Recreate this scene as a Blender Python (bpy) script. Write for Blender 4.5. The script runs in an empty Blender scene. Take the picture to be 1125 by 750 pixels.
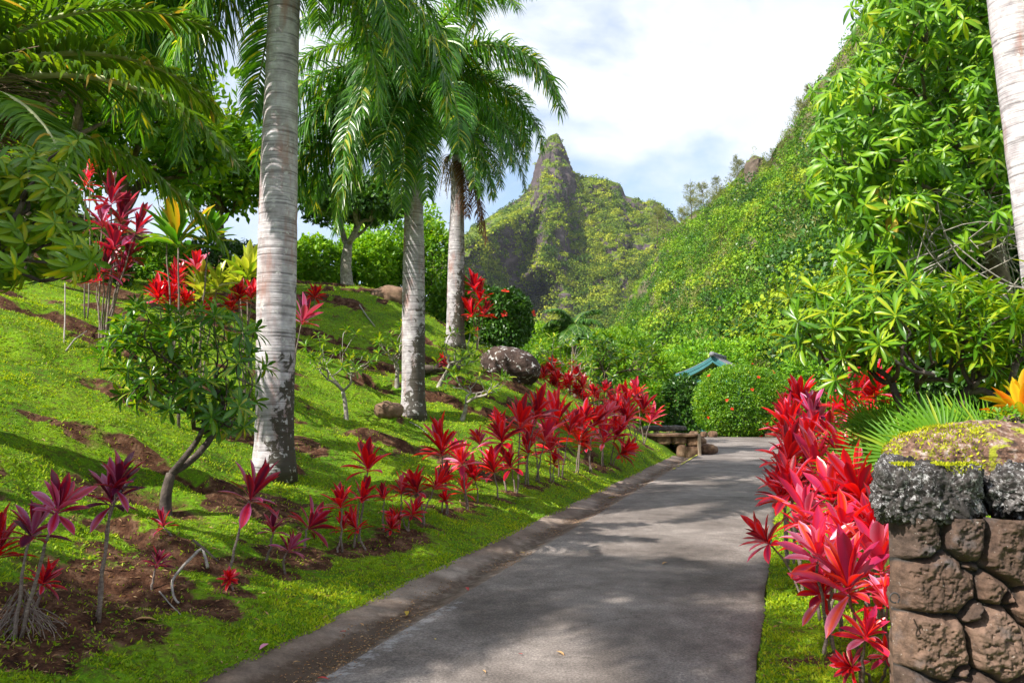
import bpy, math, random
import numpy as np
from mathutils import Vector, Matrix

R = math.radians
rng = np.random.default_rng(11)
random.seed(5)
scene = bpy.context.scene
C = scene.collection

# ------------------------------------------------------------------ camera, sky, sun
EYE = 1.6
PITCH = R(4.25)
cam_d = bpy.data.cameras.new('camera')
cam_d.sensor_width = 36; cam_d.lens = 28
cam_d.clip_start = 0.05; cam_d.clip_end = 6000
cam = bpy.data.objects.new('camera', cam_d); C.objects.link(cam)
cam.location = (0, 0, EYE); cam.rotation_euler = (R(90) + PITCH, 0, 0)
scene.camera = cam

SUN_EL = R(43)
az = Vector((-0.83, -0.56, 0)).normalized()
SUN = Vector((az.x * math.cos(SUN_EL), az.y * math.cos(SUN_EL), math.sin(SUN_EL)))
sd = bpy.data.lights.new('sun', 'SUN'); sd.energy = 5.0; sd.angle = R(0.5); sd.color = (1.0, 0.95, 0.86)
so = bpy.data.objects.new('sun', sd); C.objects.link(so)
so.rotation_euler = SUN.to_track_quat('Z', 'Y').to_euler(); so.location = (-20, 10, 30)

w = bpy.data.worlds.new('World'); scene.world = w; w.use_nodes = True
nt = w.node_tree; nt.nodes.clear()
n_out = nt.nodes.new('ShaderNodeOutputWorld'); n_bg = nt.nodes.new('ShaderNodeBackground')
n_sky = nt.nodes.new('ShaderNodeTexSky'); n_sky.sky_type = 'NISHITA'; n_sky.sun_disc = False
n_sky.sun_elevation = SUN_EL; n_sky.sun_rotation = math.atan2(SUN.x, SUN.y)
n_tc = nt.nodes.new('ShaderNodeTexCoord'); n_map = nt.nodes.new('ShaderNodeMapping')
n_map.inputs['Scale'].default_value = (1.0, 1.0, 1.7); n_map.inputs['Location'].default_value = (0.35, 0.2, 0.63)
n_no = nt.nodes.new('ShaderNodeTexNoise'); n_no.inputs['Scale'].default_value = 2.6
n_no.inputs['Detail'].default_value = 9; n_no.inputs['Roughness'].default_value = 0.55
n_no.inputs['Distortion'].default_value = 0.35
n_rp = nt.nodes.new('ShaderNodeValToRGB')
n_rp.color_ramp.elements[0].position = 0.38; n_rp.color_ramp.elements[0].color = (0.1, 0.1, 0.1, 1)
n_rp.color_ramp.elements[1].position = 0.53; n_rp.color_ramp.elements[1].color = (1, 1, 1, 1)
n_no2 = nt.nodes.new('ShaderNodeTexNoise'); n_no2.inputs['Scale'].default_value = 3.2
n_no2.inputs['Detail'].default_value = 6
n_rp2 = nt.nodes.new('ShaderNodeValToRGB')
n_rp2.color_ramp.elements[0].position = 0.3; n_rp2.color_ramp.elements[0].color = (3.5, 4.0, 5.0, 1)
n_rp2.color_ramp.elements[1].position = 0.62; n_rp2.color_ramp.elements[1].color = (5.6, 5.7, 5.85, 1)
n_mx = nt.nodes.new('ShaderNodeMix'); n_mx.data_type = 'RGBA'
L = nt.links.new
L(n_tc.outputs['Generated'], n_map.inputs['Vector']); L(n_map.outputs['Vector'], n_no.inputs['Vector'])
L(n_map.outputs['Vector'], n_no2.inputs['Vector'])
L(n_no.outputs['Fac'], n_rp.inputs['Fac']); L(n_no2.outputs['Fac'], n_rp2.inputs['Fac'])
L(n_rp.outputs['Color'], n_mx.inputs['Factor']); L(n_sky.outputs['Color'], n_mx.inputs['A'])
L(n_rp2.outputs['Color'], n_mx.inputs['B']); L(n_mx.outputs['Result'], n_bg.inputs['Color'])
n_bg.inputs['Strength'].default_value = 0.115
L(n_bg.outputs['Background'], n_out.inputs['Surface'])

vs = scene.view_settings
vs.view_transform = 'Standard'; vs.look = 'None'; vs.gamma = 1; vs.exposure = 1.0
vs.use_curve_mapping = False

# ------------------------------------------------------------------ helpers
def at(px, row, Y):
    """point at distance Y along the road seen in direction (px,row) of the 1125x750 photo"""
    cx = (px - 562.5) / 875.0; cz = (375 - row) / 875.0
    y = math.cos(PITCH) - cz * math.sin(PITCH); z = math.sin(PITCH) + cz * math.cos(PITCH)
    return np.array([cx / y * Y, Y, EYE + z / y * Y])

def _hash(ix, iy, iz, seed):
    h = (ix * 374761393 + iy * 668265263 + iz * 2147483647 + seed * 1274126177) & 0xffffffff
    h = ((h ^ (h >> 13)) * 1274126177) & 0xffffffff
    h = (h ^ (h >> 16)) & 0xffffffff
    h = (h * 2246822519) & 0xffffffff
    return ((h ^ (h >> 15)) & 0xffffff) / float(0xffffff)

def vnoise(p, seed=0):
    p = np.asarray(p, float)
    i = np.floor(p).astype(np.int64); f = p - i; f = f * f * (3 - 2 * f)
    out = 0
    for dx in (0, 1):
        wx = f[..., 0] if dx else 1 - f[..., 0]
        for dy in (0, 1):
            wy = f[..., 1] if dy else 1 - f[..., 1]
            for dz in (0, 1):
                wz = f[..., 2] if dz else 1 - f[..., 2]
                out = out + wx * wy * wz * _hash(i[..., 0] + dx, i[..., 1] + dy, i[..., 2] + dz, seed)
    return out

def fbm(p, octaves=4, seed=0, gain=0.5):
    p = np.asarray(p, float); a = 1.0; s = 0; t = 0
    for o in range(octaves):
        s = s + a * vnoise(p * (2.03 ** o) + 17.3 * o, seed + o); t += a; a *= gain
    return s / t

def f2(x, y, sc, octaves=4, seed=0):
    x = np.asarray(x, float); y = np.asarray(y, float)
    return fbm(np.stack([x * sc, y * sc, np.zeros_like(x) + 0.37], -1), octaves, seed)

def sstep(a, b, x):
    t = np.clip((x - a) / (b - a), 0, 1); return t * t * (3 - 2 * t)

def unit(v):
    v = np.asarray(v, float)
    return v / np.maximum(np.linalg.norm(v, axis=-1, keepdims=True), 1e-9)

class MB:
    """collects quads (vertices, faces, one random value per vertex) and links them as ONE mesh"""
    def __init__(s): s.V = []; s.F = []; s.A = []; s.n = 0
    def add(s, V, F, a=0.5):
        V = np.asarray(V, float).reshape(-1, 3); F = np.asarray(F, np.int64).reshape(-1, 4)
        s.V.append(V); s.F.append(F + s.n)
        s.A.append(np.full(len(V), a) if np.isscalar(a) else np.asarray(a, float)); s.n += len(V)
    def mesh(s, name, mat, smooth=True):
        V = np.concatenate(s.V); F = np.concatenate(s.F); A = np.concatenate(s.A)
        me = bpy.data.meshes.new(name)
        me.vertices.add(len(V)); me.vertices.foreach_set('co', V.astype(np.float32).ravel())
        me.loops.add(F.size); me.loops.foreach_set('vertex_index', F.astype(np.int32).ravel())
        me.polygons.add(len(F)); me.polygons.foreach_set('loop_start', np.arange(0, F.size, 4, dtype=np.int32))
        me.polygons.foreach_set('loop_total', np.full(len(F), 4, np.int32))
        me.polygons.foreach_set('use_smooth', np.full(len(F), smooth, bool))
        at_ = me.attributes.new('v', 'FLOAT', 'POINT'); at_.data.foreach_set('value', A.astype(np.float32))
        me.materials.append(mat); me.update(); me.validate()
        return me
    def build(s, name, mat, parent=None, origin=None, smooth=True):
        if origin is not None:
            o0 = np.asarray(origin, float); s.V = [v - o0 for v in s.V]
        o = bpy.data.objects.new(name, s.mesh(name, mat, smooth)); C.objects.link(o)
        if parent is not None: o.parent = parent
        elif origin is not None: o.location = tuple(origin)
        return o

def tag(o, label=None, cat=None, group=None, kind=None):
    if label: o['label'] = label
    if cat: o['category'] = cat
    if group: o['group'] = group
    if kind: o['kind'] = kind
    return o

def empty(name, loc, label, cat, group=None):
    o = bpy.data.objects.new(name, None); C.objects.link(o); o.location = tuple(loc)
    o.empty_display_size = 0.2
    return tag(o, label, cat, group)

def tube(mb, P, rad, sides=8, a=0.5, cap=True, wob=0.0):
    P = np.asarray(P, float); n = len(P)
    rad = np.full(n, rad) if np.isscalar(rad) else np.asarray(rad, float)
    if cap:
        P = np.vstack([P[:1], P, P[-1:]]); rad = np.concatenate([[rad[0] * .02], rad, [rad[-1] * .02]]); n += 2
    T = np.gradient(P, axis=0)
    T[0] = P[min(2, n - 1)] - P[0]; T[-1] = P[-1] - P[max(n - 3, 0)]; T = unit(T)
    ref = np.array([0.13, 0.97, 0.2]) if abs(T[n // 2][2]) > 0.7 else np.array([0, 0, 1.0])
    X = unit(np.cross(T, ref)); Y = np.cross(T, X)
    ang = np.arange(sides) / sides * 2 * np.pi
    rr = rad[:, None] * (1 + (wob * (rng.random((n, sides)) - .5) if wob else 0))
    V = P[:, None, :] + rr[..., None] * (np.cos(ang)[None, :, None] * X[:, None, :] + np.sin(ang)[None, :, None] * Y[:, None, :])
    i, j = np.meshgrid(np.arange(n - 1), np.arange(sides), indexing='ij'); j2 = (j + 1) % sides
    F = np.stack([i * sides + j, i * sides + j2, (i + 1) * sides + j2, (i + 1) * sides + j], -1).reshape(-1, 4)
    mb.add(V.reshape(-1, 3), F, a)

def box(mb, c, s, rz=0, a=0.5):
    s = np.asarray(s, float) / 2
    V = np.array([[x, y, z] for x in (-1, 1) for y in (-1, 1) for z in (-1, 1)]) * s
    cr, sr = math.cos(rz), math.sin(rz)
    V = V @ np.array([[cr, sr, 0], [-sr, cr, 0], [0, 0, 1]]) + np.asarray(c, float)
    mb.add(V, [[0, 1, 3, 2], [4, 6, 7, 5], [0, 4, 5, 1], [2, 3, 7, 6], [0, 2, 6, 4], [1, 5, 7, 3]], a)

def bez(a, b, c, n=6):
    t = np.linspace(0, 1, n)[:, None]
    return (1 - t) ** 2 * a + 2 * t * (1 - t) * b + t * t * c

def leafT(W=0.2, nseg=4, fold=0.25, curve=0.5, prof='lance'):
    """leaf of length 1 along +Y, normal +Z; curve bends it towards -Z"""
    t = np.linspace(0, 1, nseg + 1)
    if prof == 'lance': wd = np.sin(np.pi * np.clip(t * 0.93 + 0.05, 0, 1)) ** 0.8
    elif prof == 'obov': wd = np.sin(np.pi * np.clip(t ** 1.5 * 0.93 + 0.04, 0, 1)) ** 0.7
    elif prof == 'blade': wd = np.interp(t, [0, .12, .3, .55, .75, .9, 1], [.22, .34, .72, 1, .95, .6, .05])
    else: wd = np.clip(1.05 - t ** 2.5, 0.03, 1) * np.clip(t * 8 + .3, 0, 1)
    wd = np.maximum(wd, 0.04) * W / 2
    a = -curve * t; y = np.concatenate([[0], np.cumsum(np.cos((a[1:] + a[:-1]) / 2)) / nseg])
    z = np.concatenate([[0], np.cumsum(np.sin((a[1:] + a[:-1]) / 2)) / nseg])
    V = []
    for i in range(nseg + 1):
        V += [[-wd[i], y[i], z[i] + fold * wd[i]], [0, y[i], z[i]], [wd[i], y[i], z[i] + fold * wd[i]]]
    F = []
    for i in range(nseg):
        k = i * 3; F += [[k, k + 1, k + 4, k + 3], [k + 1, k + 2, k + 5, k + 4]]
    return np.array(V), np.array(F)

def quadT(W=0.5, bend=0.2):
    return np.array([[0, 0, 0], [W / 2, .45, bend], [0, 1, 0], [-W / 2, .45, bend]]), np.array([[0, 1, 2, 3]])

def place(mb, T, P, D, N, S, v=None):
    V0, F0 = T[:2]; P = np.asarray(P, float); n = len(P)
    D = unit(D); X = unit(np.cross(D, N)); Z = np.cross(X, D)
    S = np.broadcast_to(np.asarray(S, float), (n,))
    M = np.stack([X, D, Z], 1)                     # rows
    V = np.einsum('kj,njc->nkc', V0, M) * S[:, None, None] + P[:, None, :]
    F = F0[None] + (np.arange(n) * len(V0))[:, None, None]
    if v is None: v = rng.random(n)
    dv = T[2] if len(T) > 2 else 0 * V0[:, 0]
    mb.add(V.reshape(-1, 3), F.reshape(-1, 4), np.clip(np.asarray(v)[:, None] + dv[None], 0, 1).ravel())

def rosette(mb, T, tip, ax, n, Ln, lo=-10, hi=75, jit=0.2, v=None):
    """n leaves spiralling round axis ax; elevation (deg) from lo (outer) to hi (inner)"""
    ax = unit(np.asarray(ax, float)); ref = np.array([1, 0, 0]) if abs(ax[0]) < .8 else np.array([0, 1, 0])
    X = unit(np.cross(ax, ref)); Y = np.cross(ax, X)
    k = np.arange(n); ph = k * 2.39996 + rng.random() * 6.28; t = (k + .5) / n
    el = np.radians(lo + (hi - lo) * t) + rng.normal(0, jit, n)
    rad = np.cos(ph)[:, None] * X + np.sin(ph)[:, None] * Y
    D = rad * np.cos(el)[:, None] + ax * np.sin(el)[:, None]
    N = -rad * np.sin(el)[:, None] + ax * np.cos(el)[:, None]
    N = N + rng.normal(0, .12, (n, 3))
    P = np.asarray(tip) + ax * (t[:, None] * Ln * 0.18) + rad * .006
    S = Ln * (0.75 + .45 * rng.random(n)) * np.where(t > .8, .75, 1)
    place(mb, T, P, D, N, S, v if v is not None else rng.random(n))

def margined(T, edge, mid=0.0):
    """leaf template whose margin and midrib take another tint than its blade"""
    k = np.arange(len(T[0])) % 3
    return T[0], T[1], np.where(k == 1, mid, edge)

# ------------------------------------------------------------------ materials
def newmat(name):
    m = bpy.data.materials.new(name); m.use_nodes = True; t = m.node_tree; t.nodes.clear()
    o = t.nodes.new('ShaderNodeOutputMaterial'); return m, t, o

def ramp(t, stops, inter='LINEAR'):
    r = t.nodes.new('ShaderNodeValToRGB'); cr = r.color_ramp; cr.interpolation = inter
    while len(cr.elements) < len(stops): cr.elements.new(0.5)
    for e, (p, c) in zip(cr.elements, stops):
        e.position = p; e.color = (c, c, c, 1) if np.isscalar(c) else (*c, 1)
    return r

def noise_node(t, scale, detail=5, rough=.55, vec=None, dist=0):
    n = t.nodes.new('ShaderNodeTexNoise'); n.inputs['Scale'].default_value = scale
    n.inputs['Detail'].default_value = detail; n.inputs['Roughness'].default_value = rough
    n.inputs['Distortion'].default_value = dist
    if vec is not None: t.links.new(vec, n.inputs['Vector'])
    return n

def mix(t, fac, a, b, mode='MIX'):
    m = t.nodes.new('ShaderNodeMix'); m.data_type = 'RGBA'; m.blend_type = mode
    for sock, val in ((m.inputs['Factor'], fac), (m.inputs['A'], a), (m.inputs['B'], b)):
        if isinstance(val, bpy.types.NodeSocket): t.links.new(val, sock)
        elif np.isscalar(val): sock.default_value = val if sock.name == 'Factor' else (val, val, val, 1)
        else: sock.default_value = (*val, 1)
    return m.outputs['Result']

def leafmat(name, stops, trans, tf=0.35, rough=0.45, spec=0.4, nscale=0):
    m, t, o = newmat(name); b = t.nodes.new('ShaderNodeBsdfPrincipled'); tr = t.nodes.new('ShaderNodeBsdfTranslucent')
    at_ = t.nodes.new('ShaderNodeAttribute'); at_.attribute_name = 'v'
    r = ramp(t, stops); t.links.new(at_.outputs['Fac'], r.inputs['Fac']); col = r.outputs['Color']
    oi = t.nodes.new('ShaderNodeObjectInfo'); hs = t.nodes.new('ShaderNodeHueSaturation')
    mr = t.nodes.new('ShaderNodeMapRange'); t.links.new(oi.outputs['Random'], mr.inputs['Value'])
    mr.inputs['To Min'].default_value = 0.85; mr.inputs['To Max'].default_value = 1.15
    t.links.new(mr.outputs['Result'], hs.inputs['Value']); t.links.new(col, hs.inputs['Color']); col = hs.outputs['Color']
    t.links.new(col, b.inputs['Base Color']); b.inputs['Roughness'].default_value = rough
    b.inputs['Specular IOR Level'].default_value = spec
    tc = mix(t, 1.0, col, trans, 'MULTIPLY'); t.links.new(tc, tr.inputs['Color'])
    ms = t.nodes.new('ShaderNodeMixShader'); ms.inputs[0].default_value = tf
    t.links.new(b.outputs[0], ms.inputs[1]); t.links.new(tr.outputs[0], ms.inputs[2]); t.links.new(ms.outputs[0], o.inputs[0])
    return m

def roughmat(name, stops, scale=6, rough=.85, bump=.4, bscale=None, detail=7, stretch=(1, 1, 1), extra=None, bdist=.02, attr=None, spec=.3):
    m, t, o = newmat(name); b = t.nodes.new('ShaderNodeBsdfPrincipled')
    tc = t.nodes.new('ShaderNodeTexCoord'); mp = t.nodes.new('ShaderNodeMapping'); mp.inputs['Scale'].default_value = stretch
    t.links.new(tc.outputs['Object'], mp.inputs['Vector']); vec = mp.outputs['Vector']
    n = noise_node(t, scale, detail, .6, vec); r = ramp(t, stops); t.links.new(n.outputs['Fac'], r.inputs['Fac'])
    col = r.outputs['Color']
    if extra: col = extra(t, vec, col)
    if attr:
        a = t.nodes.new('ShaderNodeAttribute'); a.attribute_name = 'v'
        ar = ramp(t, attr); t.links.new(a.outputs['Fac'], ar.inputs['Fac']); col = mix(t, 1.0, col, ar.outputs['Color'], 'MULTIPLY')
    t.links.new(col, b.inputs['Base Color']); b.inputs['Roughness'].default_value = rough
    b.inputs['Specular IOR Level'].default_value = spec
    bn = noise_node(t, bscale or scale * 3, 8, .65, vec); bp = t.nodes.new('ShaderNodeBump')
    bp.inputs['Strength'].default_value = bump; bp.inputs['Distance'].default_value = bdist
    t.links.new(bn.outputs['Fac'], bp.inputs['Height']); t.links.new(bp.outputs[0], b.inputs['Normal'])
    t.links.new(b.outputs[0], o.inputs[0]); return m

G = {}
G['lawn'] = leafmat('grass_blades', [(0, (.05, .12, .006)), (.35, (.17, .29, .006)), (.7, (.32, .44, .008)), (.94, (.46, .50, .02)), (1, (.22, .13, .05))], (1.3, 1.2, .5), .4, .6, .3)
G['plum'] = leafmat('plumeria_leaf', [(0, (.025, .085, .008)), (.5, (.06, .18, .010)), (.9, (.16, .29, .012)), (1, (.42, .34, .02))], (1.6, 1.5, .5), .38, .3, .55)
G['plum_light'] = leafmat('bright_plumeria_leaf', [(0, (.04, .14, .008)), (.5, (.13, .29, .010)), (.9, (.29, .42, .014)), (1, (.5, .44, .02))], (1.5, 1.35, .5), .4, .33, .5)
G['mango'] = leafmat('drooping_leaf', [(0, (.07, .19, .012)), (.5, (.18, .33, .010)), (.85, (.28, .40, .012)), (1, (.50, .46, .02))], (1.5, 1.4, .5), .42, .35, .5)
G['tree'] = leafmat('broad_leaf', [(0, (.035, .12, .006)), (.5, (.11, .26, .007)), (.88, (.26, .40, .010)), (1, (.42, .42, .02))], (1.5, 1.5, .5), .35, .42, .4)
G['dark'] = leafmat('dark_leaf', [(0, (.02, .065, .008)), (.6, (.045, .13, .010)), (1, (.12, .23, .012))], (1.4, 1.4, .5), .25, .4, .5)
G['bright'] = leafmat('bright_leaf', [(0, (.06, .18, .008)), (.5, (.16, .33, .010)), (1, (.34, .50, .015))], (1.5, 1.4, .5), .38, .45, .4)
G['palm'] = leafmat('palm_leaflet', [(0, (.03, .11, .012)), (.5, (.075, .22, .012)), (.88, (.20, .37, .015)), (1, (.42, .42, .03))], (1.6, 1.5, .5), .42, .32, .6)
G['coco'] = leafmat('coconut_leaflet', [(0, (.05, .13, .012)), (.5, (.12, .23, .012)), (.85, (.26, .34, .015)), (1, (.42, .28, .05))], (1.6, 1.5, .5), .42, .38, .5)
G['deadp'] = leafmat('dead_leaflet', [(0, (.10, .045, .02)), (1, (.24, .11, .05))], (1, 1, 1), .2, .8, .2)
G['fan'] = leafmat('fan_leaf', [(0, (.05, .16, .008)), (.7, (.13, .29, .010)), (1, (.36, .38, .02))], (1.5, 1.4, .5), .38, .45, .3)
G['ti'] = leafmat('red_ti_leaf', [(0, (.12, .008, .045)), (.2, (.36, .010, .035)), (.42, (.62, .008, .012)), (.74, (.78, .018, .018)), (.88, (.62, .10, .22)), (1, (.70, .28, .42))], (1.5, .5, .4), .42, .33, .6)
G['ti_pink'] = leafmat('pink_ti_leaf', [(0, (.36, .03, .12)), (.3, (.60, .03, .10)), (.48, (.82, .02, .015)), (.58, (.85, .10, .01)), (.72, (.70, .12, .24)), (1, (.78, .36, .54))], (1.4, .5, .45), .42, .3, .6)
G['ti_dark'] = leafmat('dark_ti_leaf', [(0, (.05, .008, .035)), (.45, (.13, .010, .05)), (.7, (.42, .010, .03)), (.88, (.40, .07, .20)), (1, (.46, .18, .34))], (1.5, .5, .4), .38, .3, .6)
G['ti_green'] = leafmat('green_ti_leaf', [(0, (.04, .15, .012)), (.6, (.09, .25, .014)), (.85, (.3, .36, .02)), (1, (.55, .25, .02))], (1.5, 1.4, .5), .42, .32, .5)
G['ti_yellow'] = leafmat('yellow_ti_leaf', [(0, (.16, .32, .02)), (.6, (.42, .5, .04)), (1, (.6, .58, .1))], (1.3, 1.3, .5), .42, .35, .5)
G['croton'] = leafmat('orange_croton_leaf', [(0, (.7, .16, .01)), (.3, (.75, .32, .01)), (.6, (.65, .50, .02)), (1, (.25, .40, .02))], (1.4, 1.3, .4), .42, .3, .5)
G['forest'] = leafmat('slope_foliage', [(0, (.02, .07, .008)), (.3, (.06, .16, .008)), (.65, (.14, .27, .010)), (1, (.27, .35, .02))], (1.4, 1.3, .5), .25, .65, .2)
G['forest_far'] = leafmat('mountain_foliage', [(0, (.03, .07, .012)), (.4, (.10, .16, .014)), (.75, (.22, .27, .02)), (1, (.32, .34, .03))], (1.4, 1.3, .5), .22, .75, .1)
G['wispy'] = leafmat('ironwood_needles', [(0, (.10, .13, .04)), (.6, (.20, .22, .06)), (1, (.30, .27, .10))], (1.2, 1.2, .7), .35, .7, .2)
G['flower'] = leafmat('hibiscus_petal', [(0, (.62, .02, .01)), (1, (.8, .06, .02))], (1.3, .6, .5), .3, .5, .3)
G['moss'] = leafmat('moss', [(0, (.20, .24, .01)), (.6, (.42, .44, .012)), (1, (.6, .58, .03))], (1.2, 1.2, .5), .35, .7, .2)
G['litter'] = leafmat('dry_leaf', [(0, (.16, .07, .03)), (.5, (.3, .16, .07)), (1, (.45, .3, .16))], (1, 1, 1), .15, .7, .2)
G['fall_y'] = leafmat('fallen_yellow_leaf', [(0, (.55, .38, .04)), (1, (.6, .45, .08))], (1, 1, 1), .2, .6, .3)
G['fall_r'] = leafmat('fallen_red_leaf', [(0, (.45, .04, .04)), (1, (.5, .08, .07))], (1, 1, 1), .2, .6, .3)
G['fall_p'] = leafmat('fallen_pink_leaf', [(0, (.75, .2, .38)), (1, (.8, .3, .45))], (1, 1, 1), .2, .6, .3)
G['fall_b'] = leafmat('fallen_tan_leaf', [(0, (.4, .22, .09)), (1, (.5, .32, .16))], (1, 1, 1), .2, .7, .2)

G['bark_pale'] = roughmat('pale_bark', [(.3, (.13, .11, .09)), (.55, (.30, .27, .23)), (.7, (.48, .46, .42))], 14, .85, .5)
G['bark_dark'] = roughmat('dark_bark', [(.35, (.035, .026, .022)), (.6, (.11, .085, .07)), (.75, (.32, .36, .30))], 9, .85, .6)
G['bark_brown'] = roughmat('brown_bark', [(.35, (.07, .05, .035)), (.65, (.20, .15, .11)), (.8, (.36, .32, .27))], 9, .85, .6)
G['cane'] = roughmat('ti_cane', [(.3, (.10, .07, .06)), (.6, (.24, .19, .16)), (.8, (.40, .35, .31))], 30, .8, .5, stretch=(1, 1, 3))
G['rachis'] = roughmat('frond_midrib', [(.3, (.10, .16, .03)), (.7, (.24, .30, .06))], 5, .5, .1)
G['rachis_pale'] = roughmat('pale_frond_midrib', [(.3, (.26, .28, .12)), (.7, (.42, .42, .22))], 5, .5, .1)
G['shaft'] = roughmat('crownshaft', [(.3, (.08, .20, .03)), (.7, (.16, .30, .05))], 3, .4, .1)
G['fibre'] = roughmat('palm_fibre', [(.3, (.12, .075, .05)), (.7, (.30, .21, .15))], 20, .9, .6)
G['fruit'] = roughmat('palm_fruit_stalk', [(.3, (.10, .07, .02)), (.7, (.28, .20, .06))], 20, .8, .4)
G['twig'] = roughmat('bleached_twig', [(.3, (.16, .14, .12)), (.7, (.38, .35, .32))], 20, .8, .3)

def palm_trunk_mat(name, mossy=.5, base=.5, pale=1.0):
    m, t, o = newmat(name); b = t.nodes.new('ShaderNodeBsdfPrincipled')
    tc = t.nodes.new('ShaderNodeTexCoord'); sx = t.nodes.new('ShaderNodeSeparateXYZ'); t.links.new(tc.outputs['Object'], sx.inputs[0])
    n = noise_node(t, 7, 6, .6, tc.outputs['Object'])
    r = ramp(t, [(.25, (.24 * pale, .21 * pale, .225 * pale)), (.5, (.42 * pale, .385 * pale, .40 * pale)), (.75, (.66 * pale, .63 * pale, .66 * pale))])
    t.links.new(n.outputs['Fac'], r.inputs['Fac'])
    # ring scars
    mp = t.nodes.new('ShaderNodeMapping'); mp.inputs['Scale'].default_value = (.6, .6, 16); t.links.new(tc.outputs['Object'], mp.inputs[0])
    rn = noise_node(t, 1.7, 4, .6, mp.outputs[0]); rr = ramp(t, [(.36, .38), (.47, .92), (.55, 1.0), (.66, .74)])
    t.links.new(rn.outputs['Fac'], rr.inputs['Fac'])
    col = mix(t, 1.0, r.outputs['Color'], rr.outputs['Color'], 'MULTIPLY')
    # reddish weathering streaks
    mp2 = t.nodes.new('ShaderNodeMapping'); mp2.inputs['Scale'].default_value = (5, 5, .9); t.links.new(tc.outputs['Object'], mp2.inputs[0])
    sn = noise_node(t, 1.0, 5, .6, mp2.outputs[0]); sr = ramp(t, [(.52, 0.0), (.68, .75)]); t.links.new(sn.outputs['Fac'], sr.inputs['Fac'])
    col = mix(t, sr.outputs['Color'], col, (.30, .15, .115))
    # dark moss on the damp side of the foot, with white lichen
    ma = t.nodes.new('ShaderNodeMath'); ma.operation = 'MULTIPLY_ADD'; t.links.new(sx.outputs['X'], ma.inputs[0])
    ma.inputs[1].default_value = 1.7; ma.inputs[2].default_value = base
    mb_ = t.nodes.new('ShaderNodeMath'); mb_.operation = 'MULTIPLY_ADD'; t.links.new(sx.outputs['Z'], mb_.inputs[0])
    mb_.inputs[1].default_value = -.26; t.links.new(ma.outputs[0], mb_.inputs[2])
    mn = noise_node(t, 6, 7, .65, tc.outputs['Object'], .6); mc = t.nodes.new('ShaderNodeMath'); mc.operation = 'MULTIPLY_ADD'
    t.links.new(mn.outputs['Fac'], mc.inputs[0]); mc.inputs[1].default_value = 1.6; t.links.new(mb_.outputs[0], mc.inputs[2])
    mr = ramp(t, [(.0, 0.0), (.70, 0.0), (.76, mossy)]); md = t.nodes.new('ShaderNodeMath'); md.operation = 'MULTIPLY'
    t.links.new(mc.outputs[0], md.inputs[0]); md.inputs[1].default_value = .8; t.links.new(md.outputs[0], mr.inputs['Fac'])
    col = mix(t, mr.outputs['Color'], col, (.045, .038, .025))
    ln = noise_node(t, 11, 5, .6, tc.outputs['Object'], .4); lr = ramp(t, [(.60, 0.0), (.64, .85)]); t.links.new(ln.outputs['Fac'], lr.inputs['Fac'])
    col = mix(t, lr.outputs['Color'], col, (.50, .48, .47))
    t.links.new(col, b.inputs['Base Color']); b.inputs['Roughness'].default_value = .8; b.inputs['Specular IOR Level'].default_value = .25
    bp = t.nodes.new('ShaderNodeBump'); bp.inputs['Strength'].default_value = .5; bp.inputs['Distance'].default_value = .03
    t.links.new(rn.outputs['Fac'], bp.inputs['Height']); t.links.new(bp.outputs[0], b.inputs['Normal']); t.links.new(b.outputs[0], o.inputs[0])
    return m
G['ptrunk'] = palm_trunk_mat('royal_palm_bark', .95, .10)
G['ptrunk_b'] = palm_trunk_mat('weathered_palm_bark', .9, .36, .85)

# ------------------------------------------------------------------ the lie of the land
def xs(y): return -1.1 + 0.345 * (y - 4.7)          # seam between gutter and road
def u_of(x, y): return (x - xs(y)) * 0.945

hill_pts = []
for y in (-6, -2, 2, 5, 8, 11, 14, 18, 22, 25): hill_pts.append((xs(y) - .62, y, .05))
for (px, row, d) in [(120, 748, 4.4), (0, 748, 4.05), (0, 600, 5.5), (100, 610, 6.0), (200, 580, 7.0), (100, 480, 8.0), (0, 500, 7.0), (0, 400, 9.0),
                     (60, 372, 10.6), (182, 568, 7.2), (310, 520, 9.4), (220, 480, 9.6), (330, 600, 7.6), (453, 455, 14.6), (378, 460, 13.0),
                     (330, 395, 15.5), (420, 500, 11.8), (560, 470, 15.5), (618, 500, 16), (500, 382, 21), (440, 400, 18), (560, 415, 19.5), (520, 425, 17.5),
                     (330, 313, 24), (385, 319, 25), (440, 330, 24.5), (430, 370, 20), (600, 428, 21), (640, 443, 22.5), (680, 462, 26),
                     (0, 322, 13.5), (60, 335, 13), (130, 345, 14.5), (200, 325, 18), (280, 315, 22), (100, 390, 10.6), (200, 400, 12.5), (270, 400, 14)]:
    hill_pts.append(tuple(at(px, row, d)))
for p in [(-7, 1, 1.6), (-5, -4, 1.2), (-10, -4, 2.6), (-12, 5, 3.8), (-14, 14, 5.6), (-13, 22, 7), (-9, 27, 5.9), (-5, 29, 4.2), (-1.5, 27, 2.4), (1.5, 27, 1.1), (4.2, 30, .3),
          (-12, 36, 4.5), (-4, 38, 2.2), (4, 38, 0.0), (-20, 10, 6.5), (-20, 30, 7.5), (-20, -4, 4.5)]:
    hill_pts.append(p)
hp = np.array(hill_pts)
def _tps(r2): return r2 * np.log(np.maximum(r2, 1e-9)) * .5
_K = _tps(((hp[:, None, :2] - hp[None, :, :2]) ** 2).sum(-1)) + np.eye(len(hp)) * .15
_Pm = np.hstack([np.ones((len(hp), 1)), hp[:, :2]])
_A = np.block([[_K, _Pm], [_Pm.T, np.zeros((3, 3))]])
_w = np.linalg.solve(_A, np.concatenate([hp[:, 2], np.zeros(3)]))

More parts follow.
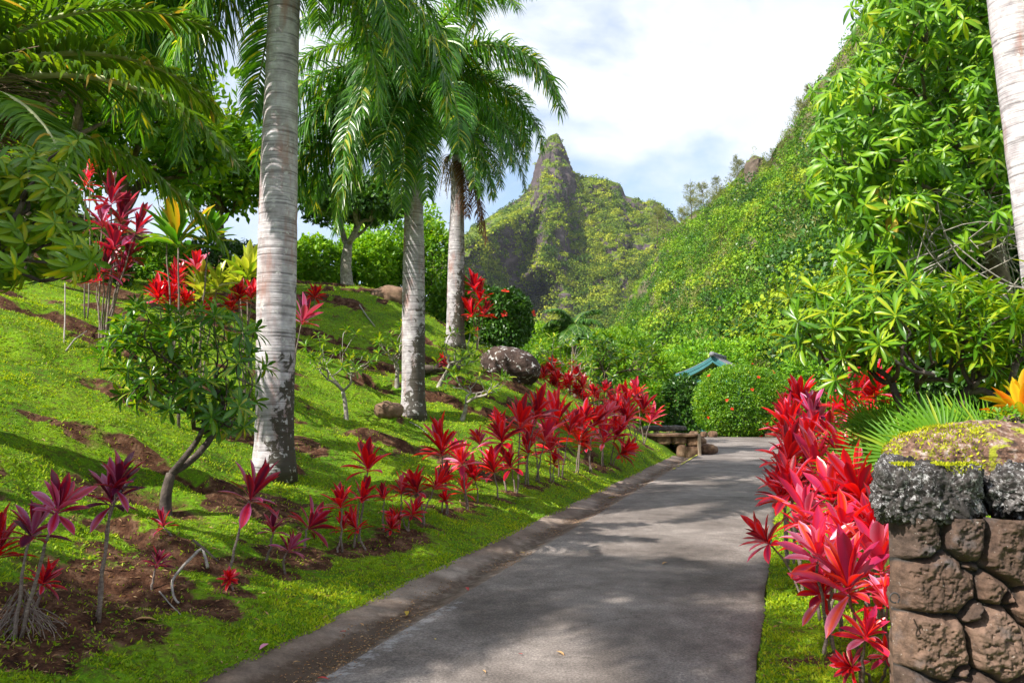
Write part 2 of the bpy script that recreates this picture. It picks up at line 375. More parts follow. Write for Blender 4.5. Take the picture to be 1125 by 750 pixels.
def hill(x, y):
    x = np.asarray(x, float); y = np.asarray(y, float); sh = x.shape
    q = np.stack([np.clip(x, -24, 12).ravel(), np.clip(y, -6, 42).ravel()], -1)
    z = _w[-3] + q @ _w[-2:]
    for k in range(len(hp)):
        z += _w[k] * _tps(((q - hp[k, :2]) ** 2).sum(-1))
    return z.reshape(sh)

def crease(x, y):
    s = (y * .62 - x * .10 + 1.5 * f2(x, y, .33, 3, 5) + .25 * f2(x, y, 2.2, 3, 8)) / 1.05
    f = s - np.floor(s)
    on = sstep(.40, .56, f2(x, y, .55, 3, 21))
    return f, on

def terrain(x, y, fine=False):
    x = np.asarray(x, float); y = np.asarray(y, float); u = u_of(x, y)
    far = sstep(30, 45, y)
    left = sstep(-.56, -.9, u)
    h = np.maximum(hill(x, y), .03) * (1 - sstep(40, 58, y)) + 0 * x
    f, on = crease(x, y)
    amp = sstep(-1.2, -2.4, u) * (1 - sstep(24, 30, y))
    h = h + amp * on * .17 * (sstep(0, .16, f) - f)
    z = left * h + (1 - left) * .03
    road = sstep(-.62, -.52, u) * (1 - sstep(2.34, 2.38, u))
    z = z * (1 - road) + road * (-.12)
    z = np.where(u > 2.36, .012 + .05 * sstep(2.5, 4, u) + .6 * sstep(7, 14, u) * (1 - far), z)
    # paved court at the far end
    court = sstep(22.6, 23.2, y) * (1 - sstep(36.3, 36.6, y)) * sstep(-.3, -.1, u + .16 * np.maximum(y - 24, 0))
    z = z * (1 - court) + court * -.12
    z = z - far * .6 * (1 - sstep(45, 90, y))
    # low hollow under the little tree at the left foot
    z = z - .22 * np.exp(-(((x + 3.45) / .55) ** 2 + ((y - 7.35) / .30) ** 2))
    z = z - .16 * np.exp(-(((x + 2.75) / .5) ** 2 + ((y - 5.6) / .25) ** 2))
    if fine:
        g = sstep(.0, .12, np.maximum(-u - .6, u - 2.4))
        dd = np.hypot(x, y)
        z = z + g * ((f2(x, y, 7, 4, 31) - .5) * .085 + (f2(x, y, 1.3, 3, 33) - .5) * .10 * sstep(-1, -2, u)) * (1 - sstep(30, 60, dd))
    return z

def gz(x, y): return float(terrain(np.array([x]), np.array([y]), True)[0])
def ground(px, row, d0=3.0, d1=45.0):
    Y = np.linspace(d0, d1, 900); P = np.stack([at(px, row, q) for q in Y])
    z = terrain(P[:, 0], P[:, 1], True); k = np.argmax(P[:, 2] <= z)
    if P[k, 2] > z[k]: k = len(Y) - 1
    p = P[k].copy(); p[2] = z[k]; return p

# ------------------------------------------------------------------ where the ti plants stand
# heads (px,row,size) and foot (px,row); optional second figure of the label
TI_LEFT = [
 # foot,       heads [(px,row,s)...],                          kind,   label
 ((18, 702), [(34, 578, 1.05), (62, 552, .95)], 'ti_dark2', 'two headed purple ti plant at the bottom left corner, over dry stalks'),
 ((-14, 668), [(-2, 600, .8)], 'ti', 'bright red ti plant cut by the left edge of the picture'),
 ((43, 668), [(46, 634, .5)], 'ti', 'small low red ti shoot between the corner plant and the earth hollow'),
 ((106, 680), [(122, 545, .95), (128, 528, .8)], 'ti_dark', 'almost black purple ti plant on two thin tall canes in front of the earth hollow'),
 ((168, 650), [(172, 616, .5)], 'ti_dark2', 'small purple ti plant in bare earth beside the bleached crooked twig'),
 ((186, 590), [(180, 574, .5)], 'ti_dark2', 'tiny dark red ti shoot at the foot of the dark trunked plumeria'),
 ((247, 633), [(274, 541, 1.15)], 'ti_dark2', 'dark crimson ti plant with one wide head on a leaning cane, below the big palm'),
 ((251, 645), [(252, 632, .3)], 'ti', 'tiny red ti sprout at the foot of the leaning crimson ti plant'),
 ((296, 622), [(300, 580, .62)], 'ti_dark2', 'low dark red ti plant, left one of the trio below the big palm'),
 ((306, 632), [(316, 600, .62)], 'ti_dark2', 'lowest maroon ti plant of the trio below the big palm'),
 ((330, 603), [(338, 574, .9)], 'ti_dark2', 'broad headed crimson ti plant, right one of the trio below the big palm'),
 ((370, 606), [(375, 552, .62), (376, 578, .45)], 'ti', 'slim red ti plant with one head above another, next right of the trio'),
 ((394, 596), [(404, 511, .78)], 'ti', 'tall thin ti plant whose red and pink head stands above its two neighbours'),
 ((390, 600), [(396, 545, .6)], 'ti', 'red ti plant of middle height just left of the tall thin one'),
 ((397, 604), [(393, 577, .55)], 'ti', 'short dark red ti plant under the tall thin one'),
 ((420, 584), [(422, 545, .45)], 'ti', 'narrow ti plant with a small scarlet head at the start of the roadside row'),
 ((425, 588), [(430, 578, .36)], 'ti', 'knee high orange red ti sprout at the start of the roadside row'),
 ((446, 582), [(441, 566, .5), (452, 562, .5)], 'ti', 'squat bushy red ti plant close to the gutter edge'),
 ((442, 566), [(441, 538, .6)], 'ti_pink', 'ti plant with a pinkish head right behind the squat bushy one'),
 ((465, 575), [(459, 536, .62), (477, 532, .62)], 'ti', 'forked ti plant with two red heads and a dark cane leaning right'),
 ((489, 563), [(486, 494, .95), (489, 526, .5)], 'ti', 'first tall ti plant of the row, a large crimson fan on pale canes'),
 ((492, 566), [(489, 548, .34)], 'ti', 'small drooping red ti offshoot at the foot of the first tall ti plant'),
 ((513, 560), [(508, 506, .8), (510, 538, .55)], 'ti_pink', 'ti plant with a pink violet head above a lower red one, second tall one'),
 ((527, 554), [(522, 524, .66)], 'ti', 'single dark caned ti plant with a round crimson head, halfway down the open row'),
 ((531, 515), [(528, 486, .62)], 'ti_pink', 'lone pinkish ti plant growing behind the row, upslope of the round crimson head'),
 ((549, 548), [(543, 515, .7)], 'ti', 'orange red ti plant just before the dense part of the row begins'),
 ((556, 540), [(552, 482, .9)], 'ti', 'tall ti plant at the near end of the dense part of the row'),
 ((566, 541), [(562, 510, .75), (571, 466, .95)], 'ti', 'ti plant with a tall scarlet head and a lower red head on stout dark canes'),
 ((579, 533), [(588, 456, .95), (580, 496, .6)], 'ti', 'tallest crimson ti plant in the middle of the dense row'),
 ((592, 530), [(598, 480, .9), (586, 478, .7)], 'ti_pink', 'purple tinged ti plant tucked behind the tallest crimson one'),
 ((606, 529), [(604, 492, .8), (609, 508, .5)], 'ti', 'lower ti plant with dark red foliage in front of the widest crown'),
 ((617, 526), [(613, 463, 1.15), (625, 472, .8)], 'ti', 'ti plant with the widest scarlet crown in the dense row'),
 ((634, 520), [(636, 482, .95), (640, 462, .8)], 'ti', 'ti plant with crimson and violet leaves right after the widest crown'),
 ((648, 518), [(652, 466, .95), (645, 490, .6)], 'ti', 'upright bright red ti plant on pale crooked canes in the far third of the row'),
 ((661, 512), [(663, 484, .8), (665, 456, .8)], 'ti_pink', 'pink leaved ti plant in the far third of the row'),
 ((672, 510), [(680, 496, .7), (676, 478, .75)], 'ti', 'low scarlet ti plant leaning towards the gutter near the far end of the row'),
 ((684, 500), [(676, 452, .9), (688, 462, .9)], 'ti', 'ti plant with pale bare canes just before the culvert end of the row'),
 ((697, 492), [(692, 440, 1.3), (706, 450, 1.3), (684, 452, 1.0)], 'ti', 'large many headed scarlet ti plant closing the row beside the stone culvert'),
 ((708, 488), [(700, 434, 1.1), (714, 462, 1.0)], 'ti_pink', 'pink and red ti plant directly behind the many headed one'),
 ((735, 478), [(728, 444, 1.5), (742, 444, 1.5), (735, 436, 1.4)], 'ti_dark2', 'round crimson ti plant growing on top of the stone culvert'),
 # upslope
 ((491, 414), [(489, 398, .36)], 'ti', 'tiny scarlet ti shoot alone on the lawn by the fallen log'),
 ((546, 470), [(545, 461, .42)], 'ti_pink', 'small pink ti shoot on the lawn just above the dense row'),
 ((524, 384), [(521, 318, .75), (527, 330, .7), (519, 346, .8), (531, 346, .6)], 'ti', 'tall red ti plant standing in front of the hibiscus bush beside the third palm'),
 ((322, 410), [(331, 352, 1.0)], 'ti_dark2', 'crimson ti plant just right of the big pale palm trunk on the upper slope'),
 ((345, 338), [(346, 326, .5)], 'ti', 'small scarlet ti plant on the skyline of the slope right of the big palm'),
]
TI_RIDGE = [(598, 412, 26), (612, 416, 26), (626, 420, 26.5), (640, 424, 26.5), (632, 408, 28), (652, 432, 27), (664, 428, 28), (607, 402, 28)]
TI_RIGHT = [ # px,row of head, distance, size, kind, label
 (950, 690, 4.35, .50, 'ti_pink', 'low pink ti plant at the foot of the stone wall'),
 (974, 655, 4.30, .52, 'ti_pink', 'small pink ti plant almost touching the iron hook of the wall'),
 (938, 722, 4.5, .4, 'ti', 'lowest orange red ti shoot at the bottom of the right verge'),
 (975, 712, 4.4, .34, 'ti_pink', 'small pink sprout between the low pink ti plant and the wall foot'),
 (932, 632, 4.5, 1.0, 'ti_pink', 'large pink and orange ti plant on the right verge, nearest tall one'),
 (968, 612, 4.7, 1.0, 'ti_pink', 'pink and scarlet ti plant half hidden by the corner of the stone wall'),
 (898, 600, 4.9, .9, 'ti_pink', 'ti plant with orange lower leaves leaning out over the right road edge'),
 (905, 640, 5.2, .8, 'ti_pink', 'drooping pink ti plant below the one that leans over the road'),
 (925, 575, 5.3, .95, 'ti_pink', 'rose pink ti plant behind the large nearest one'),
 (960, 570, 5.2, .95, 'ti', 'scarlet ti plant against the coping end of the stone wall'),
 (888, 560, 5.8, .95, 'ti_pink', 'lilac pink ti plant at the road edge in the middle of the right bank'),
 (915, 540, 5.9, 1.0, 'ti_pink', 'pink ti plant in the centre of the right bank'),
 (948, 535, 5.7, 1.0, 'ti', 'deep red ti plant in front of the fan palm'),
 (868, 530, 6.6, .95, 'ti', 'crimson ti plant overhanging the asphalt, outermost of the right bank'),
 (897, 510, 6.7, 1.0, 'ti_pink', 'magenta ti plant above the outermost crimson one'),
 (930, 500, 6.5, .95, 'ti', 'scarlet ti plant beside the fan palm leaf tips'),
 (864, 498, 7.8, 1.0, 'ti', 'dark red ti plant at the road edge further back on the right bank'),
 (888, 482, 8.0, 1.0, 'ti', 'scarlet ti plant below the overhanging plumeria'),
 (915, 478, 7.8, .9, 'ti', 'bright red ti plant between plumeria branches and fan palm'),
 (868, 464, 9.6, 1.1, 'ti', 'red ti plant seen just over the far road on the right bank'),
 (892, 450, 9.8, 1.1, 'ti_dark2', 'wine red ti plant under the left limb of the plumeria'),
 (878, 436, 11.5, 1.2, 'ti', 'farthest crimson ti plant on the right bank'),
 (940, 432, 8.6, 1.0, 'ti', 'red ti plant glimpsed through the plumeria branches, left one'),
 (962, 424, 8.8, 1.0, 'ti', 'red ti plant glimpsed through the plumeria branches, right one'),
]
feet = []
for f, *_ in TI_LEFT:
    feet.append(ground(*f))
feet = np.array(feet)

def soil_mask(x, y):
    u = u_of(x, y); f, on = crease(x, y)
    amp = sstep(-1.1, -2.0, u)
    n1 = f2(x, y, 1.1, 4, 41); n2 = f2(x, y, 5.5, 3, 43)
    wdt = .03 + .30 * sstep(.35, .7, f2(x, y, 2.4, 3, 47)); s = amp * on * (1 - sstep(wdt * .6, wdt * 1.2 + .05, f)) * 1.15
    near = sstep(8.5, 4.8, y) * sstep(-.9, -1.6, u)
    near = near * (.6 + .9 * sstep(-1.6, -2.3, x)); s = np.maximum(s, sstep(.575 - .13 * near, .72 - .13 * near, n1 + .22 * (n2 - .5)) * sstep(-.7, -1.2, u))
    s = np.maximum(s, sstep(.55, .7, n1 * .6 + n2 * .4) * .35)
    for k in range(len(feet)):
        fx, fy = feet[k, :2]
        s = np.maximum(s, 1.0 * np.exp(-(((x - fx - .06) / .20) ** 2 + ((y - fy + .02) / .11) ** 2)) * (n2 * .8 + .65))
    s = np.maximum(s, 1.2 * np.exp(-(((x + 3.45) / .6) ** 2 + ((y - 7.3) / .35) ** 2)))
    s = np.maximum(s, 1.2 * np.exp(-(((x + 2.75) / .65) ** 2 + ((y - 5.6) / .32) ** 2)))
    s = np.maximum(s, .9 * np.exp(-(((x - 1.9) / .45) ** 2 + ((y - 5.0) / .10) ** 2)) * (n2 + .5))
    rag = f2(x, y, 9, 3, 51); rg2 = f2(x, y, 22, 2, 53)
    return np.clip(s * (.25 + 1.5 * rag) - .9 * np.maximum(rg2 - .5, 0), 0, 1)

def terrain_mat():
    m, t, o = newmat('lawn_and_soil'); b = t.nodes.new('ShaderNodeBsdfPrincipled')
    tc = t.nodes.new('ShaderNodeTexCoord'); vec = tc.outputs['Object']
    n1 = noise_node(t, 1.3, 6, .6, vec); n2 = noise_node(t, 38, 5, .7, vec); n3 = noise_node(t, 9, 5, .6, vec)
    g1 = ramp(t, [(.3, (.055, .15, .008)), (.5, (.13, .27, .009)), (.7, (.22, .36, .012))]); t.links.new(n1.outputs['Fac'], g1.inputs['Fac'])
    g2 = ramp(t, [(.3, .55), (.6, 1.1)]); t.links.new(n2.outputs['Fac'], g2.inputs['Fac'])
    grass = mix(t, 1.0, g1.outputs['Color'], g2.outputs['Color'], 'MULTIPLY'); n5 = noise_node(t, 16, 6, .7, vec); g5 = ramp(t, [(.46, 0.0), (.62, .8)]); t.links.new(n5.outputs['Fac'], g5.inputs['Fac']); grass = mix(t, g5.outputs['Color'], grass, (.085, .06, .02))
    s1 = ramp(t, [(.3, (.028, .013, .009)), (.5, (.085, .038, .021)), (.72, (.20, .115, .07))]); t.links.new(n3.outputs['Fac'], s1.inputs['Fac'])
    s2 = ramp(t, [(.35, .5), (.65, 1.25)]); t.links.new(n2.outputs['Fac'], s2.inputs['Fac'])
    soil = mix(t, 1.0, s1.outputs['Color'], s2.outputs['Color'], 'MULTIPLY')
    a = t.nodes.new('ShaderNodeAttribute'); a.attribute_name = 'v'
    ar = ramp(t, [(.3, 0.0), (.55, 1.0)]); ma = t.nodes.new('ShaderNodeMath'); ma.operation = 'MULTIPLY_ADD'
    t.links.new(n2.outputs['Fac'], ma.inputs[0]); ma.inputs[1].default_value = .5; ms = t.nodes.new('ShaderNodeMath'); ms.operation = 'SUBTRACT'
    t.links.new(a.outputs['Fac'], ms.inputs[0]); ms.inputs[1].default_value = .25; t.links.new(ms.outputs[0], ma.inputs[2])
    t.links.new(ma.outputs[0], ar.inputs['Fac'])
    col = mix(t, ar.outputs['Color'], grass, soil)
    t.links.new(col, b.inputs['Base Color']); b.inputs['Roughness'].default_value = .95; b.inputs['Specular IOR Level'].default_value = .1
    bp = t.nodes.new('ShaderNodeBump'); bp.inputs['Strength'].default_value = .8; bp.inputs['Distance'].default_value = .03
    t.links.new(n2.outputs['Fac'], bp.inputs['Height']); t.links.new(bp.outputs[0], b.inputs['Normal']); t.links.new(b.outputs[0], o.inputs[0])
    return m

def grid_faces(nx, ny):
    i, j = np.meshgrid(np.arange(nx - 1), np.arange(ny - 1), indexing='ij')
    return np.stack([i * ny + j, (i + 1) * ny + j, (i + 1) * ny + j + 1, i * ny + j + 1], -1).reshape(-1, 4)

gx = np.concatenate([-np.geomspace(2500, 15, 26)[:-1], np.arange(-14, -8, .16), np.arange(-8, 4.5, .055), np.arange(4.5, 16, .12), np.geomspace(17, 2500, 26)])
gy = np.concatenate([-np.geomspace(400, 3, 10), np.arange(-2, 2.6, .25), np.arange(2.7, 10, .05), np.arange(10, 22, .09), np.arange(22, 38, .2), np.geomspace(39, 3500, 34)])
X, Y = np.meshgrid(gx, gy, indexing='ij')
Z = terrain(X, Y, True)
g = MB(); g.add(np.stack([X, Y, Z], -1).reshape(-1, 3), grid_faces(len(gx), len(gy)), soil_mask(X, Y).ravel())
tag(g.build('ground', terrain_mat()), kind='structure')

# road -------------------------------------------------------------
def road_mat(kind):
    m, t, o = newmat(kind); b = t.nodes.new('ShaderNodeBsdfPrincipled')
    tc = t.nodes.new('ShaderNodeTexCoord'); vec = tc.outputs['Object']
    n1 = noise_node(t, .9, 7, .6, vec, .5); n2 = noise_node(t, 65, 5, .8, vec); n3 = noise_node(t, 5, 6, .65, vec)
    if kind == 'asphalt':
        r1 = ramp(t, [(.3, (.085, .069, .061)), (.5, (.162, .137, .124)), (.7, (.26, .226, .207))])
        r2 = ramp(t, [(.3, .35), (.5, 1.0), (.7, 1.9)]); r3 = ramp(t, [(.3, .72), (.7, 1.2)])
    else:
        r1 = ramp(t, [(.3, (.075, .048, .033)), (.5, (.19, .14, .11)), (.7, (.32, .265, .225))])
        r2 = ramp(t, [(.3, .7), (.5, 1.0), (.7, 1.3)]); r3 = ramp(t, [(.3, .6), (.7, 1.3)])
    t.links.new(n1.outputs['Fac'], r1.inputs['Fac']); t.links.new(n2.outputs['Fac'], r2.inputs['Fac']); t.links.new(n3.outputs['Fac'], r3.inputs['Fac'])
    col = mix(t, 1.0, r1.outputs['Color'], r2.outputs['Color'], 'MULTIPLY'); col = mix(t, 1.0, col, r3.outputs['Color'], 'MULTIPLY')
    if kind == 'asphalt':
        vo = t.nodes.new('ShaderNodeTexVoronoi'); vo.feature = 'DISTANCE_TO_EDGE'; vo.inputs['Scale'].default_value = .55
        dn = noise_node(t, 3.0, 5, .6, vec); dv = t.nodes.new('ShaderNodeVectorMath'); dv.operation = 'MULTIPLY_ADD'
        t.links.new(dn.outputs['Color'], dv.inputs[0]); dv.inputs[1].default_value = (.5, .5, .5); t.links.new(vec, dv.inputs[2])
        t.links.new(dv.outputs[0], vo.inputs['Vector']); cr = ramp(t, [(.0, .45), (.006, 1.0)]); t.links.new(vo.outputs['Distance'], cr.inputs['Fac'])
        cm = noise_node(t, .5, 2, .5, vec); cmr = ramp(t, [(.42, 0.0), (.55, .9)]); t.links.new(cm.outputs['Fac'], cmr.inputs['Fac'])
        col = mix(t, cmr.outputs['Color'], col, mix(t, 1.0, col, cr.outputs['Color'], 'MULTIPLY'))
    # the 'v' attribute marks mineral stains / damp dirt in the channel
    a = t.nodes.new('ShaderNodeAttribute'); a.attribute_name = 'v'
    sn = noise_node(t, 12, 6, .7, vec); sm = t.nodes.new('ShaderNodeMath'); sm.operation = 'MULTIPLY'
    t.links.new(a.outputs['Fac'], sm.inputs[0]); t.links.new(sn.outputs['Fac'], sm.inputs[1])
    sr = ramp(t, [(.46, 0.0), (.56, .45)] if kind == 'asphalt' else [(.20, 0.0), (.42, .9)]); t.links.new(sm.outputs[0], sr.inputs['Fac'])
    col = mix(t, sr.outputs['Color'], col, (.42, .41, .42) if kind == 'asphalt' else (.060, .036, .022))
    t.links.new(col, b.inputs['Base Color']); b.inputs['Roughness'].default_value = .78; b.inputs['Specular IOR Level'].default_value = .3
    bp = t.nodes.new('ShaderNodeBump'); bp.inputs['Strength'].default_value = .55; bp.inputs['Distance'].default_value = .008
    t.links.new(n2.outputs['Fac'], bp.inputs['Height']); t.links.new(bp.outputs[0], b.inputs['Normal']); t.links.new(b.outputs[0], o.inputs[0])
    return m

def strip(name, us, zfun, ys, mat, edge=None, vfun=None, kind='structure'):
    us = np.array(us); U, Yg = np.meshgrid(us, ys, indexing='ij')
    Xg = xs(Yg) + U / .945
    if edge: Xg = Xg + edge(U, Yg)
    Zg = zfun(U, Yg)
    mb = MB(); mb.add(np.stack([Xg, Yg, Zg], -1).reshape(-1, 3), grid_faces(len(us), len(ys)), 0.0 if vfun is None else vfun(U, Yg).ravel())
    o = mb.build(name, mat); tag(o, kind=kind); return o

ysr = np.concatenate([np.arange(-12, 3, .5), np.arange(3, 24.01, .12)])
wob = lambda U, Yg: np.where(U > 2.3, .05 * (f2(Yg, Yg * 0, 1.8, 4, 3) - .5), 0)
usr = np.concatenate([np.linspace(0, 2.36, 30), [2.365]])
# crowned asphalt, with a real cut edge down to the soil
asph = road_mat('asphalt')
strip('road', usr, lambda U, Y_: np.where(U > 2.361, -.12, .004 + .012 * np.sin(np.clip(U, 0, 2.36) / 2.36 * np.pi)) + .006 * (f2(U, Y_, 1.5, 3, 9) - .5), ysr, asph, wob,
      lambda U, Y_: sstep(.34, .05, U) * sstep(3.5, 4.2, Y_) * sstep(7.4, 6.2, Y_))
gus = np.linspace(-.60, 0.0, 22)
def gutz(U, Y_):
    return np.interp(U, [-.60, -.50, -.34, -.19, -.06, 0], [.022, .014, -.020, -.045, -.016, -.004]) + .012 * (f2(U * 1.0, Y_, 4, 3, 12) - .5)
strip('gutter_channel', gus, gutz, np.arange(-10, 23.3, .10), road_mat('gutter_concrete'),
      lambda U, Yg: np.where(U < -.55, .06 * (f2(Yg, Yg * 0, 2.3, 4, 6) - .5), 0) - .010,
      lambda U, Y_: np.interp(U, [-.6, -.45, -.25, -.1, 0], [.6, .25, 1.0, .9, .5]) * (.75 + .5 * sstep(7, 4.5, Y_)))
# paved court beyond
cy = np.arange(24, 36.4, .25); cu = np.linspace(0, 1, 40)
CU, CY = np.meshgrid(cu, cy, indexing='ij')
Lx = 5.56 + (CY - 24) * .235; Rx = 9.0 + (CY - 24) * .6 + 12 * sstep(26.5, 29, CY)
CX = Lx + CU * (Rx - Lx)
cm_ = MB(); cm_.add(np.stack([CX, CY, np.full_like(CX, .004) + .006 * (f2(CX, CY, 1.5, 3, 9) - .5)], -1).reshape(-1, 3), grid_faces(40, len(cy)), 0.0)
tag(cm_.build('road', asph), kind='structure')
# ... yellow edge line fading out at the far end of the gutter
yl = MB(); yy = np.arange(18.4, 23.6, .2)
for k in range(len(yy) - 1):
    if rng.random() < .15: continue
    a, b_ = yy[k], yy[k + 1]; z = .024
    yl.add([[xs(a) + .01, a, z], [xs(a) + .055, a, z], [xs(b_) + .055, b_, z], [xs(b_) + .01, b_, z]], [[0, 1, 2, 3]])
tag(yl.build('road_marking', roughmat('yellow_edge_paint', [(.35, (.22, .24, .05)), (.6, (.52, .5, .05))], 9, .8, .2)), kind='structure')

# grass ------------------------------------------------------------
def grass():
    mb = MB(); n = 680000
    r = np.exp(rng.uniform(math.log(3.2), math.log(34), n)); th = rng.uniform(R(-43), R(36), n)
    x = r * np.sin(th); y = r * np.cos(th); u = u_of(x, y)
    keep = ((u < -.55 + .16 * (f2(y, y * 0, 2.3, 4, 16) - .5)) | ((u > 2.375))) & (y < 33) & ~((u > -.5) & (y > 23))
    keep &= ~((y > 23) & (x > 3.6))
    x, y, u, r = x[keep], y[keep], u[keep], r[keep]
    s = soil_mask(x, y); k2 = rng.random(len(x)) > np.minimum(s * 1.5 + .75 * sstep(.50, .36, f2(x, y, 5.5, 3, 91)), .92)
    x, y, u, r = x[k2], y[k2], u[k2], r[k2]; m = len(x)
    z = terrain(x, y, True); z = np.where((u > -.64) & (u < -.3), np.maximum(z, gutz(np.clip(u, -.6, 0), y)), z)
    cl = f2(x, y, 3.0, 3, 77)
    N = rng.normal(0, 1, (m, 3)); N[:, 2] = 0; N = unit(N)
    D = rng.normal(0, .75, (m, 3)); D[:, 2] = .55 + .5 * rng.random(m)
    S = (.012 + .016 * rng.random(m)) * (.85 + .055 * r) * (.5 + 1.2 * cl)
    P = np.stack([x, y, z - .003], -1)
    v = np.clip(-.15 + .8 * f2(x, y, .8, 3, 78) + .55 * f2(x, y, 6, 3, 79) + rng.normal(0, .17, m), 0, .93); v[rng.random(m) < .015] = 1
    place(mb, quadT(.34, .05), P, D, N + D * 0, S, v)
    # broad leaved weeds in loose colonies
    nw = 60000; r = np.exp(rng.uniform(math.log(3.4), math.log(16), nw)); th = rng.uniform(R(-43), R(34), nw); x = r * np.sin(th); y = r * np.cos(th); u = u_of(x, y)
    k = ((u < -.62) | (u > 2.4)) & (f2(x, y, 2.1, 4, 95) > .53) & (f2(x, y, 11, 2, 97) > .45); x, y, r = x[k], y[k], r[k]; m = len(x)
    D = rng.normal(0, 1, (m, 3)); D[:, 2] = .35; N = rng.normal(0, .4, (m, 3)); N[:, 2] = 1
    place(mb, quadT(.7, .1), np.stack([x, y, terrain(x, y, True) + .008], -1), D, N, rng.uniform(.012, .03, m) * (.8 + .05 * r), np.clip(rng.normal(.22, .13, m), 0, .6))
    o = mb.build('grass', G['lawn']); tag(o, 'short bright green turf covering the banks and verge', 'grass', kind='stuff')
grass()
def silt():
    mb = MB(); n = 5200; y = np.exp(rng.uniform(math.log(3.6), math.log(23), n)); u = -.19 + rng.normal(0, .10, n) + .06 * np.sin(y * 1.7)
    k = (u > -.56) & (u < .10) & (f2(u, y, 1.6, 3, 401) > .42); y, u = y[k], u[k]; m = len(y); x = xs(y) + u / .945
    z = np.where(u < 0, gutz(np.clip(u, -.6, 0), y) + .006, .020); D = rng.normal(0, 1, (m, 3)); D[:, 2] *= .15; N = rng.normal(0, .3, (m, 3)); N[:, 2] = 1
    place(mb, quadT(.45, .12), np.stack([x, y, z], -1), D, N, rng.uniform(.006, .024, m) * (.8 + .04 * y))
    tag(mb.build('gutter_debris', G['litter']), 'crumbs of dry leaf and earth washed along the gutter', 'debris', kind='stuff')
silt()
def dry():
    mb = MB(); n = 34000
    r = np.exp(rng.uniform(math.log(3.5), math.log(22), n)); th = rng.uniform(R(-40), R(34), n)
    x = r * np.sin(th); y = r * np.cos(th); u = u_of(x, y); s = soil_mask(x, y)
    k = ((u < -.62) | (u > 2.4)) & (rng.random(n) < .14 + s)
    x, y, r = x[k], y[k], r[k]; m = len(x); P = np.stack([x, y, terrain(x, y, True) + .006], -1)
    D = rng.normal(0, 1, (m, 3)); D[:, 2] *= .25; N = rng.normal(0, .5, (m, 3)); N[:, 2] = 1
    place(mb, quadT(.22, .05), P, D, N, rng.uniform(.02, .06, m) * (.7 + .05 * r))
    tag(mb.build('leaf_litter', G['litter']), 'brown leaf bits and straw strewn over bare soil', 'leaf litter', kind='stuff')
dry()

# ------------------------------------------------------------------ mountains
def catm(xp, fp, x): return np.interp(x, xp, fp)

def lofted(name, mat, px0, px1, nu, nv, rowf, depf, disp, kind='structure', back=True):
    """terrain patch; rowf/depf give sight line row and distance for level t=0 (ridge) .. 1 (foot)"""
    px = np.linspace(px0, px1, nu); t = np.linspace(0, 1, nv)
    PX, T = np.meshgrid(px, t, indexing='ij')
    ROW = rowf(PX, T); DEP = depf(PX, T)
    cx = (PX - 562.5) / 875.; cz = (375 - ROW) / 875.
    yy = math.cos(PITCH) - cz * math.sin(PITCH); zz = math.sin(PITCH) + cz * math.cos(PITCH)
    P = np.stack([cx / yy * DEP, DEP, EYE + zz / yy * DEP], -1)
    if back:   # the far side falls away behind the ridge
        bk = []
        for q in (1.0, .6, .3, .12):
            b = P[:, 0].copy(); b[:, 1] += q * DEP[:, 0] * .5; b[:, 2] -= (P[:, 0, 2] + 5) * q ** 1.2 * .95; bk.append(b[:, None])
        P = np.concatenate(bk + [P], 1)
    N0 = unit(np.cross(np.gradient(P, axis=1), np.gradient(P, axis=0)))
    N0 *= np.sign(N0[..., 2:3] + 1e-6)
    P = P + disp(P, N0)
    N1 = unit(np.cross(np.gradient(P, axis=1), np.gradient(P, axis=0))); N1 *= np.sign(N1[..., 2:3] + 1e-6)
    mb = MB(); mb.add(P.reshape(-1, 3), grid_faces(P.shape[0], P.shape[1]), 0.5)
    o = mb.build(name, mat); tag(o, kind=kind)
    return P, N1

RID = [(470, 300), (505, 263), (520, 249), (545, 233), (570, 218), (580, 207), (585, 196), (589, 180), (593, 168), (598, 157), (604, 149), (610, 147), (615, 150),
       (619, 160), (624, 174), (629, 187), (637, 194), (652, 195), (668, 198), (679, 201), (684, 206), (687, 215), (697, 218), (708, 222), (718, 220), (727, 225), (736, 234), (746, 244), (760, 262), (800, 300), (900, 380)]
rx, ry = np.array(RID).T
def peak_row(px, t):
    r0 = np.interp(px, rx, ry); return r0 + (425 - r0) * t
def peak_dep(px, t):
    steep = sstep(600, 570, px + 45 * (t - .3) * -1 + 10 * np.sin(t * 17))
    f_soft = t ** .9
    f_cliff = .10 * sstep(0, .1, t) + .16 * t + .74 * sstep(.55, 1.0, t)
    spire = np.exp(-((px - 613) / 26.) ** 2) * .16 * sstep(.0, .2, t) * 0
    f = f_soft * (1 - steep) + f_cliff * steep
    ridges = .05 * np.sin(px / 19. + 5 * t) * t * (1 - t) * 3
    spur = sstep(604 + 8 * np.sin(t * 9), 560, px) * .35 + np.clip((604 + 26 * t - px) / 100., 0, 1.2)
    return 900 - 360 * (f * (1 - .75 * np.clip(spur, 0, 1) * (1 - t)) + ridges * (1 - .7 * steep)) - 190 * spur * sstep(.0, .10, t) * (1 - .3 * t)
def peak_disp(P, N):
    n = fbm(P / np.array([34., 40., 60.]), 5, 61, .55) - .5
    n2 = np.abs(fbm(P / np.array([13., 16., 30.]), 4, 71, .6) - .5)
    fine = fbm(P / 4.0, 3, 73, .6) - .5
    amp = np.ones(P.shape[:2]); amp[:, :4] = .05; amp[:, 4:14] *= np.linspace(.05, 1, 10)[None]
    d = (n * 34 - n2 * 26 + fine * 6) * amp
    v = N * d[..., None]; v[..., 2] *= .45
    return v
